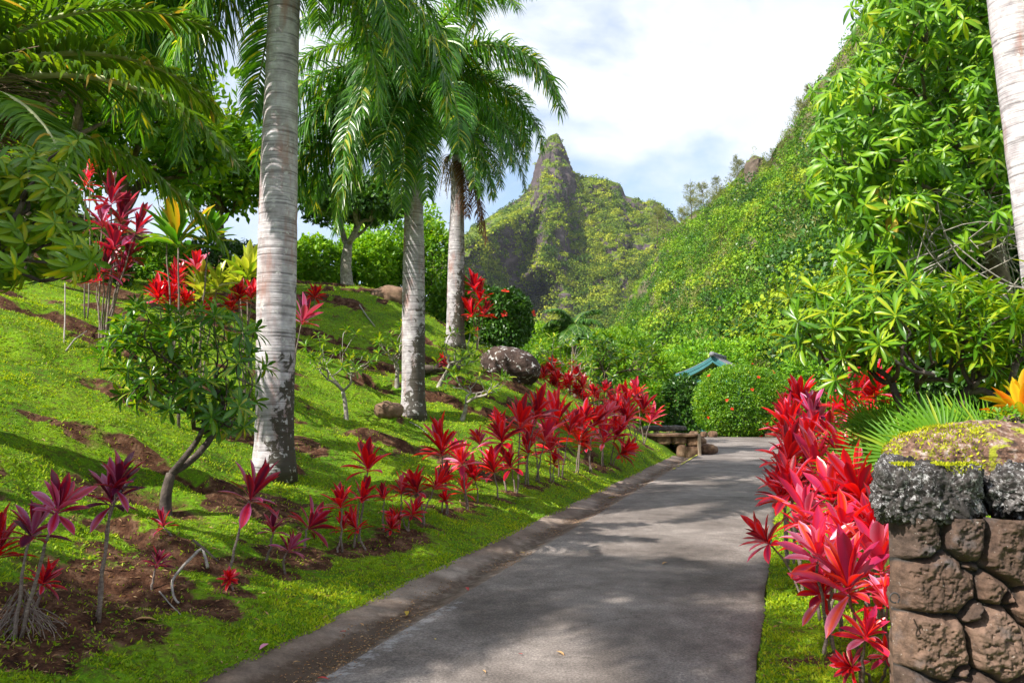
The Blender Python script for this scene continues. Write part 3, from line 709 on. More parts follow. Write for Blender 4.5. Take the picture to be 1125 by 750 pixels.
def rock_mat(name, veg, rockc, sc):
    m, t, o = newmat(name); b = t.nodes.new('ShaderNodeBsdfPrincipled'); tc = t.nodes.new('ShaderNodeTexCoord'); vec = tc.outputs['Object']
    n1 = noise_node(t, sc, 8, .65, vec); rk = ramp(t, [(.3, tuple(c * .5 for c in rockc)), (.5, rockc), (.7, tuple(c * 1.7 for c in rockc))]); t.links.new(n1.outputs['Fac'], rk.inputs['Fac'])
    n2 = noise_node(t, sc * 2.2, 6, .65, vec); vg = ramp(t, [(.3, tuple(c * .5 for c in veg)), (.7, tuple(c * 1.5 for c in veg))]); t.links.new(n2.outputs['Fac'], vg.inputs['Fac'])
    ge = t.nodes.new('ShaderNodeNewGeometry'); sp = t.nodes.new('ShaderNodeSeparateXYZ'); t.links.new(ge.outputs['Normal'], sp.inputs[0])
    n3 = noise_node(t, sc * .8, 6, .6, vec); ma = t.nodes.new('ShaderNodeMath'); ma.operation = 'MULTIPLY_ADD'
    t.links.new(n3.outputs['Fac'], ma.inputs[0]); ma.inputs[1].default_value = .9; t.links.new(sp.outputs['Z'], ma.inputs[2])
    mr = ramp(t, [(.48, 0.0), (.56, 1.0)]); md = t.nodes.new('ShaderNodeMath'); md.operation = 'MULTIPLY'; md.inputs[1].default_value = .5
    t.links.new(ma.outputs[0], md.inputs[0]); t.links.new(md.outputs[0], mr.inputs['Fac'])
    col = mix(t, mr.outputs['Color'], rk.outputs['Color'], vg.outputs['Color']); t.links.new(col, b.inputs['Base Color'])
    b.inputs['Roughness'].default_value = .95; b.inputs['Specular IOR Level'].default_value = .1
    bp = t.nodes.new('ShaderNodeBump'); bp.inputs['Strength'].default_value = .9; bp.inputs['Distance'].default_value = 1.5 / (sc * 10)
    t.links.new(n2.outputs['Fac'], bp.inputs['Height']); t.links.new(bp.outputs[0], b.inputs['Normal'])
    t.links.new(b.outputs[0], o.inputs[0]); return m
PP, PN = lofted('mountain', rock_mat('mountain_rock', (.10, .14, .02), (.075, .058, .062), .07), 470, 900, 420, 230, peak_row, peak_dep, peak_disp)

def clumps(name, mat, P, N, n, smin, smax, leaves, label, mask, quad=(.9, .25), up=.5, seed=0, cs=1.0, lift=0.0, var=.16):
    nu, nv = P.shape[:2]; i = rng.integers(4, nu - 2, n * 2); j = rng.integers(4, nv - 2, n * 2)
    ff = rng.random((n * 2, 2)); p = P[i, j] * (1 - ff[:, :1]) + P[i + 1, j] * ff[:, :1]; p = p + (P[i, j + 1] - P[i, j]) * ff[:, 1:]
    nn = N[i, j]; k = mask(p, nn, i / nu, j / nv) > rng.random(n * 2); p, nn = p[k][:n], nn[k][:n]; m = len(p)
    s = rng.uniform(smin, smax, m) * (.6 + .8 * rng.random(m))
    axis = unit(nn * .6 + np.array([0, 0, up]))
    mb = MB(); tone = np.clip(fbm(p / (smax * 5), 3, seed + 5) * 1.5 - .25 + rng.normal(0, var, m), 0, 1); p = p + np.array([0, 0, lift]) * s[:, None]
    dirs = unit(rng.normal(0, 1, (m, leaves, 3)) + axis[:, None] * .9)
    Pq = p[:, None] + dirs * s[:, None, None] * rng.uniform(.55, 1.0, (m, leaves, 1)) * np.array([1, 1, .85])
    Nq = dirs + rng.normal(0, .45, dirs.shape); Dq = np.cross(Nq, rng.normal(0, 1, dirs.shape))
    Sq = np.repeat(s, leaves) * rng.uniform(.4, .8, m * leaves) * cs
    v = np.clip(np.repeat(tone, leaves) + rng.normal(0, .08, m * leaves), 0, 1)
    place(mb, quadT(*quad), Pq.reshape(-1, 3), Dq.reshape(-1, 3), Nq.reshape(-1, 3), Sq, v)
    tag(mb.build(name, mat), label, 'forest', kind='stuff')
def mk_peak(p, n, u, v):
    rocky = fbm(p / np.array([26., 26., 30.]), 4, 88)
    steepness = 1 - n[:, 2]
    m = sstep(.60, .48, rocky + .34 * (steepness - .35))
    hi = sstep(225, 265, p[:, 2]); return np.clip(m * (1 - .7 * hi) + .10, 0, 1)
clumps('forest', G['forest_far'], PP, PN, 30000, 1.6, 4.0, 17, 'scrub and low trees on the ledges of the far peak', mk_peak, (.9, .3), .6, 1, .72)

# nearer green mountainside on the right
HS = [(560, 412), (600, 404), (640, 388), (680, 350), (700, 318), (720, 285), (745, 249), (762, 232), (775, 228), (790, 210), (802, 203), (815, 186), (828, 180), (836, 172), (845, 178), (853, 160), (868, 146), (880, 126), (895, 98), (915, 70), (950, 10), (1000, -60), (1180, -220)]
hx, hy = np.array(HS).T
def hs_row(px, t):
    r0 = np.interp(px, hx, hy); return r0 + (436 - r0) * t
def hs_dep(px, t):
    far = np.interp(px, [560, 640, 700, 760, 840, 900, 1000, 1180], [330, 320, 300, 265, 215, 185, 150, 120])
    near = np.interp(px, [560, 700, 800, 900, 1180], [150, 110, 80, 55, 42])
    return far + (near - far) * (t ** .75 + .04 * np.sin(px / 23. + 6 * t) * t * (1 - t) * 4)
def hs_disp(P, N):
    n = fbm(P / np.array([16., 22., 22.]), 5, 161, .5) - .5
    g = np.abs(fbm(P / np.array([9., 14., 14.]), 3, 163, .5) - .5)
    amp = np.ones(P.shape[:2]); amp[:, :4] = .4; amp[:, 4:8] *= np.linspace(.3, 1, 4)[None]
    v = N * ((n * 13 - g * 9) * amp)[..., None]; v[..., 2] *= .6; return v
HP, HN = lofted('hillside', rock_mat('hillside_soil', (.09, .17, .012), (.13, .11, .07), .22), 560, 1180, 300, 200, hs_row, hs_dep, hs_disp)
def mk_h(p, n, u, v):
    r = fbm(p / np.array([7., 9., 7.]), 4, 188)
    return np.clip(1.05 - sstep(.68, .73, r), 0.15, 1)
clumps('shrub_cover', G['forest'], HP, HN, 44000, .45, 1.5, 19, 'bright green vines and shrubs covering the right hillside', mk_h, (.8, .3), .6, 31, .55)
clumps('tree_cover', G['forest'], HP, HN, 2400, 1.2, 3.6, 150, 'low rounded trees standing out of the vines on the right hillside', lambda p, n, u, v: mk_h(p, n, u, v) * (v > .07), (.7, .3), .9, 77, .22, .45, .30)
clumps('tree_cover', G['dark'], HP, HN, 1300, 1.0, 3.2, 120, 'darker rounded trees among the vines on the right hillside', lambda p, n, u, v: mk_h(p, n, u, v) * (v > .10), (.7, .3), .9, 91, .26, .35, .25)
clumps('tree_cover', G['forest_far'], PP, PN, 1500, 4, 9, 90, 'larger tree crowns on the lower flank of the far peak', lambda p, n, u, v: sstep(200, 60, p[:, 2]) * sstep(.45, .55, fbm(p / 60, 3, 9)), (.8, .3), .9, 78, .3, .4, .3)
def mk_w(p, n, u, v):
    return sstep(.48, .62, fbm(p / 11., 3, 288)) * .9 + .12 * (v < .15)
def wisps(P, N, n):
    nu, nv = P.shape[:2]; i = rng.integers(2, nu - 2, n * 3); j = rng.integers(4, nv - 2, n * 3)
    p = P[i, j] + rng.normal(0, .6, (n * 3, 3)) * [1, 1, 0]; k = mk_w(p, N[i, j], i / nu, j / nv) > rng.random(n * 3)
    p = p[k][:n]; m = len(p); h = rng.uniform(1.5, 4.2, m); L_ = 34
    mb = MB(); t = rng.random((m, L_)); a = rng.uniform(0, 6.28, (m, L_))
    rad = np.stack([np.cos(a), np.sin(a), np.zeros_like(a)], -1)
    lean = rng.normal(0, .12, (m, 1, 3))
    Q = p[:, None] + (np.array([0, 0, 1]) + lean) * (h[:, None] * t)[..., None] + rad * (h[:, None] * .16 * (1 - t * .8))[..., None]
    D = rad * .8 + np.array([0, 0, .8]) + rng.normal(0, .3, rad.shape)
    tone = np.repeat(rng.random(m), L_) * .7 + rng.random(m * L_) * .3
    place(mb, quadT(.22, .05), Q.reshape(-1, 3), D.reshape(-1, 3), rng.normal(0, 1, (m * L_, 3)), np.repeat(h, L_) * rng.uniform(.12, .26, m * L_), tone)
    tag(mb.build('sapling_thicket', G['wispy']), 'feathery pale olive saplings scattered over the right hillside', 'saplings', kind='stuff')
wisps(HP, HN, 4200)

# ------------------------------------------------------------------ plants: builders
# ---- ti plants
ti_lf = margined(leafT(.25, 6, .45, .5, 'blade'), .26, -.12)
ti_lf2 = margined(leafT(.235, 6, .5, .2, 'blade'), .22, -.12)
TI_MESH = {}
def ti_meshes(kind, n=6):
    if kind in TI_MESH: return TI_MESH[kind]
    mat = {'ti': G['ti'], 'ti_pink': G['ti_pink'], 'ti_dark': G['ti_dark'], 'ti_dark2': G['ti_dark'], 'ti_green': G['ti_green'], 'ti_yellow': G['ti_yellow'], 'croton': G['croton']}[kind]
    out = []
    for k in range(n):
        mb = MB(); nl = int(rng.integers(26, 34)) if kind not in ('ti_dark', 'ti_dark2', 'ti_pink') else int(rng.integers(19, 25)); v = rng.random(nl)
        if kind == 'ti_dark2': v = np.clip(.3 + .7 * v, 0, 1)
        if kind == 'ti': v = v * .84
        if kind == 'ti_pink': v = v * .9
        half = nl * 5 // 10
        rosette(mb, ti_lf, (0, 0, 0), (0, 0, 1), half, .31, 10, 50, .24, v[:half])
        rosette(mb, ti_lf2, (0, 0, .05), (0, 0, 1), nl - half, .33, 48, 86, .16, v[half:])
        out.append(mb.mesh('leaf_rosette', mat))
    TI_MESH[kind] = out; return out

def ti_plant(foot, heads, kind, label, group=None, name='ti_plant', cat='ti plant', sc=1.0):
    root = empty(name, foot, label, cat, group)
    foot = np.asarray(foot, float); ms = ti_meshes(kind)
    for (hp_, s) in heads:
        hp_ = np.asarray(hp_, float) - foot
        mid = hp_ * .5 + rng.normal(0, .025, 3) * np.linalg.norm(hp_); mid[:2] -= hp_[:2] * .18
        s0 = rng.normal(0, .025, 3); s0[2] = -.03
        path = bez(s0, mid, hp_, 9); path[1:-1] += rng.normal(0, .006, (7, 3))
        mb = MB(); r0 = .0065 + .005 * min(s, 1.3)
        tube(mb, path, np.linspace(r0 * 1.25, r0 * .7, 9), 7, wob=.25)
        mb.build('stem', G['cane'], root)
        o = bpy.data.objects.new('leaf_rosette', ms[int(rng.integers(len(ms)))]); C.objects.link(o); o.parent = root
        o.location = tuple(hp_ - np.array([0, 0, .015])); d = unit(path[-1] - path[-2]) + rng.normal(0, .08, 3)
        q = Vector(d).to_track_quat('Z', 'Y'); o.rotation_euler = (q @ Matrix.Rotation(rng.random() * 6.28, 3, 'Z').to_quaternion()).to_euler()
        f = s * sc; o.scale = (f, f, f * rng.uniform(.9, 1.1))
    return root

for (f, heads, kind, label), foot in zip(TI_LEFT, feet):
    hh = []
    for k, (px, row, s) in enumerate(heads):
        dd = foot[1] + (0 if k == 0 else rng.uniform(-.12, .12))
        p = at(px, row, dd); base_sz = .0 + foot[1] * .072 * 1.0
        if kind.startswith('ti_dark') and foot[1] < 9: s = s * .82
        hh.append((p - np.array([0, 0, .07 * s]), np.clip(s * (foot[1] * .070 + .50) , .18, 1.45)))
    ti_plant(foot, hh, kind, label)
for i, (px, row, d) in enumerate(TI_RIDGE):
    x = at(px, row, d); z = gz(x[0], x[1]); z = min(z, x[2] - .5)
    lab = ['red ti plant just right of the lichen covered boulder', 'second red ti plant right of the boulder', 'red ti plant left of the small plumeria on the crest', 'red ti plant among the pale stems of the small plumeria',
           'red ti plant rising behind the others on the crest', 'crimson ti plant at the right foot of the small plumeria', 'crimson ti plant in the shade of the round plumeria', 'red ti plant highest on the crest beside the boulder'][i]
    ti_plant((x[0], x[1], z), [(x - [0, 0, .1], 1.25), (x + [rng.uniform(-.3, .3), .2, -.35], 1.1), (x + [rng.uniform(-.4, .4), .1, -.2], 1.05)], 'ti', lab)
for (px, row, d, s, kind, lab) in TI_RIGHT:
    p = at(px, row, d); bx_, by_ = p[0] + rng.uniform(.02, .14), d + rng.uniform(.05, .2)
    bx_ = max(bx_, xs(by_) + 2.36 / .945 + .12)
    foot = (bx_, by_, gz(bx_, by_)); hh = [(p - np.array([0, 0, .10 * s]), s * .95)]
    if s > .85 and d > 4.8:
        hh.append((p + [rng.uniform(-.12, .16), rng.uniform(0, .25), -rng.uniform(.14, .3)], s * .85))
        if d > 6: hh.append((p + [rng.uniform(-.16, .2), rng.uniform(0, .3), -rng.uniform(.3, .55)], s * .8))
    ti_plant(foot, hh, kind, lab)

# ---- generic tree: trunk and limbs joined to leaf bearing tips
def connect(mb, node, tips, r, up, depth=0, wig=.05, sides=7, pr=2.0):
    n = len(tips)
    if n == 1 or depth > 7:
        for t in tips:
            ctrl = node * .5 + t * .5 + np.array([0, 0, -.12 if up < 0 else .06]) * np.linalg.norm(t - node) + rng.normal(0, wig, 3) * np.linalg.norm(t - node)
            tube(mb, bez(node, ctrl, t, 5), np.linspace(r, max(r * .55, .004), 5), sides if r > .02 else 5)
        return
    k = 2 if n < 6 else (3 if rng.random() < .4 else 2)
    cen = tips[rng.choice(n, min(k, n), replace=False)]
    for _ in range(3):
        lab = np.argmin(((tips[:, None] - cen[None]) ** 2).sum(-1), 1)
        cen = np.array([tips[lab == q].mean(0) if (lab == q).any() else cen[q] for q in range(len(cen))])
    for q in range(len(cen)):
        g_ = tips[lab == q]
        if not len(g_): continue
        m_ = g_.mean(0); L_ = np.linalg.norm(m_ - node)
        nn = node + (m_ - node) * (.42 if len(g_) > 1 else .6); nn[2] -= up * L_ * .06
        nn = nn + rng.normal(0, wig, 3) * L_
        rr = r * (len(g_) / n) ** (1 / pr)
        ctrl = (node + nn) / 2 + rng.normal(0, wig, 3) * L_
        tube(mb, bez(node, ctrl, nn, 5), np.linspace(r * .5 + rr * .5, rr, 5), sides if r > .02 else 5, wob=.15)
        connect(mb, nn, g_, rr, up, depth + 1, wig, sides, pr)

def tree(name, label, cat, base, fork, tips, axes, leaf, barkm, leafm, r, group=None, up=1, wig=.07, limb_tips=None, pr=2.0, lean=None, leafname='crown'):
    """leaf(mb, tip, axis) adds foliage; fork = where the trunk first divides"""
    root = empty(name, base, label, cat, group); base = np.asarray(base, float)
    tb = MB(); fork = np.asarray(fork, float); b0 = base - [0, 0, .08]
    ctrl = (b0 + fork) / 2 + (np.array(lean) if lean is not None else rng.normal(0, .06, 3) * np.linalg.norm(fork - base))
    pth = bez(b0, ctrl, fork, 9); rad = r * np.linspace(1.25, .85, 9); rad[0] *= 1.25
    tube(tb, pth, rad, 10, wob=.12)
    T_ = np.asarray(tips, float); Tl = T_ if limb_tips is None else T_[rng.choice(len(T_), min(limb_tips, len(T_)), replace=False)]
    connect(tb, fork, Tl, r * .8, up, 0, wig, 7, pr)
    tb.build('trunk', barkm, root, base)
    cb = MB()
    for t, a in zip(T_, axes): leaf(cb, t, a)
    cb.build(leafname, leafm, root, base)
    return root

def ell_tips(c, rad, n, shell=.55, zmin=-1.0, rnd=.12):
    out = []
    while len(out) < n:
        d = unit(rng.normal(0, 1, 3))
        if d[2] < zmin: continue
        rr = rng.uniform(shell, 1) * (1 + rng.normal(0, rnd)); out.append(d * rr)
    o = np.array(out); return np.asarray(c) + o * np.asarray(rad), unit(o + np.array([0, 0, .45]))

lf_plum = margined(leafT(.27, 4, .3, .45, 'obov'), -.12, .18)
lf_long = margined(leafT(.24, 4, .25, .8, 'lance'), -.10, .14)
lf_small = leafT(.55, 2, .25, .3, 'lance')
lf_tiny = quadT(.6, .12)

def L_plum(n=13, s=.22, lo=-25, hi=70, T=lf_plum):
    def f(mb, tip, ax): rosette(mb, T, tip, ax, int(n + rng.integers(-2, 3)), s * rng.uniform(.8, 1.15), lo, hi, .2)
    return f
def L_ball(n, s, rad, T=lf_small, flat=.75, droop=0.0):
    def f(mb, tip, ax):
        d = unit(rng.normal(0, 1, (n, 3)) + np.array([0, 0, .35])); P = np.asarray(tip) + d * rad * rng.uniform(.35, 1, (n, 1)) * np.array([1, 1, flat])
        D = d + rng.normal(0, .5, (n, 3)) + np.array([0, 0, -droop]); N = d * .6 + np.array([0, 0, .8]) + rng.normal(0, .35, (n, 3))
        tone = np.clip(rng.normal(.5, .16) + rng.normal(0, .2, n), 0, 1)
        place(mb, T, P, D, N, s * rng.uniform(.7, 1.2, n), tone)
    return f
def L_umb(n, s, rad, k=3):
    """umbrella of hanging leaflets (octopus tree)"""
    def f(mb, tip, ax):
        for _ in range(k):
            c = np.asarray(tip) + np.clip(rng.normal(0, rad, 3), -1.5 * rad, 1.5 * rad); a = unit(ax + rng.normal(0, .35, 3))
            rosette(mb, lf_long, c, a, n, s * rng.uniform(.8, 1.2), -38, 12, .12, np.clip(rng.normal(.5, .15) + rng.normal(0, .18, n), 0, 1))
    return f

# ---- bush: leaves in an uneven shell over twigs
def bush(name, label, cat, c, rad, n, s, leafm, T=lf_small, base=None, group=None, flowers=0, seed=0, bumps=.22, freq=1.4, box_=2.6, flower_d=.11, fmat='flower'):
    base = np.array([c[0], c[1], c[2] - rad[2]]) if base is None else np.asarray(base, float)
    root = empty(name, base, label, cat, group); c = np.asarray(c, float); rad = np.asarray(rad, float)
    def shell(m, lo, hi):
        d = unit(rng.normal(0, 1, (m, 3))); sq = 1 / ((np.abs(d) ** box_).sum(-1) ** (1 / box_))
        b = 1 + bumps * 2 * (fbm(d * freq * 2 + seed, 3, seed) - .5) + bumps * .8 * (fbm(d * freq * 6 + seed, 2, seed + 3) - .5)
        return d, c + d * (sq * b)[:, None] * rad * rng.uniform(lo, hi, (m, 1)) ** .5
    d, P = shell(n, .60, 1.0); mb = MB()
    D = d * .7 + rng.normal(0, .6, d.shape) + np.array([0, 0, .1]); N = d * .7 + np.array([0, 0, .6]) + rng.normal(0, .3, d.shape)
    v = np.clip(.2 + .6 * fbm(d * 5, 2, seed + 9) + rng.normal(0, .17, n), 0, 1)
    place(mb, T, P, D, N, s * rng.uniform(.65, 1.25, n), v); mb.build('crown', leafm, root, base)
    tb = MB(); dd, PP_ = shell(26, .3, .6)
    for p in PP_: tube(tb, bez(base + rng.normal(0, .06, 3) * [1, 1, 0] - [0, 0, .1], (base + p) / 2 + rng.normal(0, .08, 3), p, 5), np.linspace(.03, .008, 5), 5)
    tb.build('stems', G['bark_brown'], root, base)
    if flowers:
        d, P = shell(flowers * 12, .98, 1.06); k = (d[:, 1] < .1) & (d[:, 2] > -.75); d, P = d[k][:flowers], P[k][:flowers]
        pet = leafT(.75, 3, .2, .35, 'obov')
        for a, p in zip(d, P):
            fb = MB(); rosette(fb, pet, (0, 0, 0), a, 5, flower_d, 25, 30, .08); o = fb.build('flower', G[fmat], root); o.location = tuple(p + a * .03 - base)
    return root

# ---- palms
def frond(L_, e0, droop, nl, ll, lw, hang, plume, leafm, rachm, seed, t0=.1, rr=.03, twist=0.0, fwd=.55, vmax=1.0, up_bias=0.0, pw=1.35):
    """a feather leaf in the XZ plane, growing along +X"""
    n = 26; t = np.linspace(0, 1, n); a = e0 - droop * t ** pw
    dx = np.cos(a); dz = np.sin(a); P = np.stack([np.cumsum(dx), np.zeros(n), np.cumsum(dz)], -1) * L_ / n; P -= P[0]
    P[:, 1] = twist * L_ * t ** 2
    Tn = unit(np.gradient(P, axis=0)); rb = MB()
    tube(rb, P, rr * (1.0 - .93 * t) + .003, 6)
    tl = np.linspace(t0, .995, nl); mb = MB()
    for side in (-1, 1):
        tj = np.clip(tl + rng.normal(0, .004, nl), 0, 1)
        p0 = np.stack([np.interp(tj, t, P[:, c]) for c in range(3)], -1); tg = unit(np.stack([np.interp(tj, t, Tn[:, c]) for c in range(3)], -1))
        up = unit(np.cross(tg, np.array([0, 1.0, 0]))); up *= np.sign(up[:, 2:3] + 1e-6)
        d = np.array([0, side, 0]) + tg * (fwd * (.6 + .8 * tj))[:, None] + up * (up_bias + plume * rng.normal(0, 1, nl))[:, None]
        d = unit(d); ln = ll * np.interp(tj, [0, .12, .35, .7, 1], [.45, .85, 1, .8, .35]) * rng.uniform(.88, 1.1, nl)
        segs = 4; Q = [p0]; cur = d.copy()
        for s_ in range(segs):
            cur = unit(cur + np.array([0, 0, -hang]) * (.5 + .5 * s_) * rng.uniform(.8, 1.2, (nl, 1))); Q.append(Q[-1] + cur * (ln / segs)[:, None])
        Q = np.stack(Q, 1); wd = lw * np.array([.55, 1, .9, .6, .08])
        sv = unit(np.cross(d, up + rng.normal(0, .35, (nl, 3))))
        V = np.stack([Q - sv[:, None] * wd[None, :, None], Q + sv[:, None] * wd[None, :, None]], 2).reshape(nl, -1, 3)
        F0 = np.array([[2 * k, 2 * k + 1, 2 * k + 3, 2 * k + 2] for k in range(segs)]); F = F0[None] + (np.arange(nl) * 10)[:, None, None]
        v = np.clip(rng.random(nl) * .75 + .12 * np.sin(seed), 0, 1) * vmax; v[rng.random(nl) < .05] = 1
        mb.add(V.reshape(-1, 3), F.reshape(-1, 4), np.repeat(v, 10))
    return mb.mesh('frond', leafm), rb.mesh('midrib', rachm)

ROYAL = []
for k, (e0, dr) in enumerate([(78, 95), (62, 118), (45, 120), (30, 115), (12, 98), (-8, 80), (-25, 62), (-45, 42)]):
    ROYAL.append(frond(3.35, R(e0), R(dr), 170, .68, .0135, .27, .42, G['palm'], G['rachis'], k, .1, .028))
DEADF = [frond(2.3, R(-60), R(28), 90, .5, .011, .3, .3, G['deadp'], G['fibre'], 3, .1, .02)]

def put_frond(root, pair, loc, azim, sc=1.0, tilt=0.0, name='frond'):
    o = bpy.data.objects.new(name, pair[0]); C.objects.link(o); o.parent = root; o.location = tuple(loc)
    o.rotation_euler = (tilt, 0, azim); o.scale = (sc, sc, sc)
    m_ = bpy.data.objects.new('midrib', pair[1]); C.objects.link(m_); m_.parent = o
    return o

def royal_palm(base, top, r0, r1, label, mat, fr, rbulge=1.0, fruits=0, dead=(), group='royal palms', shaft=1.1, sway=(0, 0, 0), name='royal_palm'):
    root = empty(name, base, label, 'palm tree', group); base = np.asarray(base, float); top = np.asarray(top, float) - base
    tb = MB(); n = 60; t = np.linspace(0, 1, n)[:, None]; P = top * t + np.array(sway) * np.sin(t * np.pi); P[0, 2] -= .12
    tt = t[:, 0]; h = tt * np.linalg.norm(top)
    rad = r0 + (r1 - r0) * tt + r0 * .33 * np.exp(-h / .22) + rbulge * .045 * np.sin(np.clip(tt * 1.3, 0, 1) * np.pi) + .004 * np.sin(h * 38) * (.6 + .4 * np.sin(h * 5))
    tube(tb, P, rad, 26); tb.build('trunk', mat, root)
    sb = MB(); ts = np.linspace(0, 1, 8); sp = top + np.array([0, 0, 1]) * ts[:, None] * shaft
    tube(sb, sp, r1 * np.interp(ts, [0, .15, .7, 1], [1.0, 1.1, .75, .45]), 16); sb.build('crownshaft', G['shaft'], root)
    hub = top + np.array([0, 0, shaft * .95])
    for (k, azd, sc) in fr: put_frond(root, ROYAL[k], hub + rng.normal(0, .03, 3) + [0, 0, -.03 * k], R(azd), sc * rng.uniform(.96, 1.04), rng.normal(0, .08))
    for (azd, sc) in dead: put_frond(root, DEADF[0], top + [0, 0, .1], R(azd), sc, 0, 'dead_frond')
    for k in range(fruits):
        fb = MB(); a = rng.uniform(0, 6.28); bd = np.array([math.cos(a), math.sin(a), 0]); s0 = top + bd * r1
        for q in range(46):
            e = s0 + bd * rng.uniform(.1, .45) + rng.normal(0, .14, 3) + [0, 0, -rng.uniform(.35, 1.0)]
            tube(fb, bez(s0, s0 + bd * .3 + [0, 0, .02], e, 5), .005, 4, cap=False)
            m = 9; pts = e + (s0 + bd * .25 - e) * rng.uniform(0, .6, (m, 1)) + rng.normal(0, .03, (m, 3))
            place(fb, quadT(.9, .3), pts, rng.normal(0, 1, (m, 3)), rng.normal(0, 1, (m, 3)), .028)
        fb.build('fruit_stalk', G['fruit'], root)
    return root

b1 = ground(301, 519); t1 = at(311, 0, b1[1]) + [.02, 0, .55]
royal_palm(b1, t1, .205, .185, 'big royal palm with the broad pale grey trunk nearest the road, left of the others', G['ptrunk'],
           [(0, 40, 1), (1, 160, 1), (1, 280, 1), (2, 95, 1), (2, 220, 1), (3, 340, 1), (3, 30, 1), (4, 150, 1), (4, 260, 1), (5, 175, 1.05), (6, 192, 1.08), (5, 200, 1.0), (6, 165, 1.05), (5, 15, 1.0), (6, -5, 1.05), (7, 350, 1.0), (7, 215, .95), (4, 60, 1), (5, 110, 1), (6, 180, 1), (7, 170, 1), (7, 195, .9), (6, 330, .9), (7, 20, .85)], .6, sway=(-.02, 0, 0), shaft=.8)
b2 = ground(454, 456); t2 = at(455, 138, b2[1])
royal_palm(b2, t2, .20, .15, 'royal palm in the middle with a ringed grey trunk and a full hanging crown', G['ptrunk_b'],
           [(0, 0, 1), (0, 190, 1), (1, 60, 1), (1, 130, 1), (1, 250, 1), (1, 320, 1), (2, 5, 1.05), (2, 85, 1), (2, 180, 1), (2, 220, 1), (6, 265, .9), (7, 285, .85), (5, 250, 1), (3, 290, 1), (3, 340, 1.1), (3, 155, 1), (3, 30, 1), (4, 205, 1), (4, 110, 1), (4, 255, 1), (5, 175, 1.05), (5, 190, .95),
            (6, 200, 1.05), (6, 170, 1.0), (7, 265, .95), (6, 235, 1), (5, 300, 1), (7, 185, 1.0), (6, 150, 1), (6, 20, .85), (5, 215, 1.1), (6, 185, 1.15), (4, 175, 1.2), (7, 210, 1.1), (4, 0, 1), (5, 340, .9)], .6, fruits=1)
b3 = ground(500, 381); t3 = at(503, 172, b3[1])
royal_palm(b3, t3, .235, .16, 'farthest royal palm, mossy trunk, brown fruit stalks and dead fronds under its crown', G['ptrunk_b'],
           [(0, 10, 0.84), (0, 200, 0.95), (1, 50, 0.84), (1, 120, 0.95), (1, 300, 0.81), (1, 350, 0.81), (2, 0, 0.81), (2, 95, 0.95), (2, 230, 0.95), (3, 330, 0.81), (3, 180, 0.95), (3, 20, 0.81), (4, 350, 0.81), (4, 280, 0.95), (4, 150, 0.95), (5, 5, 0.81), (5, 320, 0.81), (6, -40, 0.76), (6, 200, 0.95), (7, 320, 0.76), (5, 240, 0.95), (6, 290, 0.90), (7, 20, 0.71), (6, 310, 0.71), (4, 20, 0.81), (3, 5, 0.81), (5, 345, 0.76)],
           .5, fruits=3, dead=((-25, 1.1), (5, 1.15), (-60, .9)))
for (bx, by, hz_, lab) in [(-7.2, 1.3, 5.9, 'royal palm standing outside the left edge of the picture')]:
    bb_ = np.array([bx, by, gz(bx, by)])
    royal_palm(bb_, bb_ + [.1, 0, hz_], .21, .16, lab, G['ptrunk'], [(k_ % 8, k_ * 137.5, 1) for k_ in range(20)], .6)
b4 = np.array([6.0, 8.2, 0.3]); t4 = at(1121, 0, 8.2) + [-.3, 0, 2.2]
pr_ = at(1150, 250, 8.2); b4[:] = [pr_[0] + .25, 8.2, .2]
royal_palm(b4, t4, .26, .20, 'palm trunk with flaking white and brown bark at the right edge, leaning left', palm_trunk_mat('flaking_palm_bark', .9, -.6, 1.25),
           [(0, 0, 1), (1, 90, 1), (1, 200, 1), (2, 30, 1), (2, 300, 1), (3, 150, 1), (3, 240, .9), (4, 330, 1), (4, 60, 1)], .3)

# coconut palm standing just outside the left edge; its fronds arch into the picture
cb_ = np.array([-5.0, 6.9, gz(-5.0, 6.9)]); hubp = at(-85, 125, 6.6)
COCO = {}
root = empty('coconut_palm', cb_, 'coconut palm at the upper left with long arching fronds and brown fibre', 'palm tree')
tb = MB(); tp = hubp - cb_; tube(tb, bez(np.array([0, 0, -.1]), tp * .5 + [-.25, 0, 0], tp, 24), .16 - .03 * np.linspace(0, 1, 24) + .006 * np.sin(np.arange(24) * 2.6), 18); tb.build('trunk', G['ptrunk_b'], root)
specs = [(3.25, 24, 76, -6, .55, 1.0), (2.7, 44, 84, 8, .55, .9), (2.9, 55, 95, 35, .5, .7), (3.0, 50, 95, 130, .5, .7), (2.6, 68, 66, 340, .5, .6), (2.5, 10, 70, -28, .5, .8), (2.9, 62, 80, 20, .5, .6), (2.9, 5, 60, 14, .5, 1.2)]
for k, (L_, e0, dr, azd, ll, hg) in enumerate(specs):
    pr2 = frond(L_, R(e0), R(dr), 130, ll, .019, .22 * hg, .18, G['coco'], G['rachis_pale'], k, .08, .045 if k < 2 else .038, 0, .5, .85, .35 if k < 2 else .1, 1.2)
    put_frond(root, pr2, tp + [0, 0, .05], R(azd))
fb = MB()
for q in range(260):
    s0 = tp + rng.normal(0, .10, 3) + [0.1, 0, .05]; e = s0 + [rng.uniform(.0, 1.15), rng.uniform(-.4, .3), rng.uniform(-.55, .30)]
    tube(fb, bez(s0, (s0 + e) / 2 + rng.normal(0, .12, 3) + [0, 0, .18], e, 5), .0045, 4, cap=False)
fb.build('fibre', G['fibre'], root)

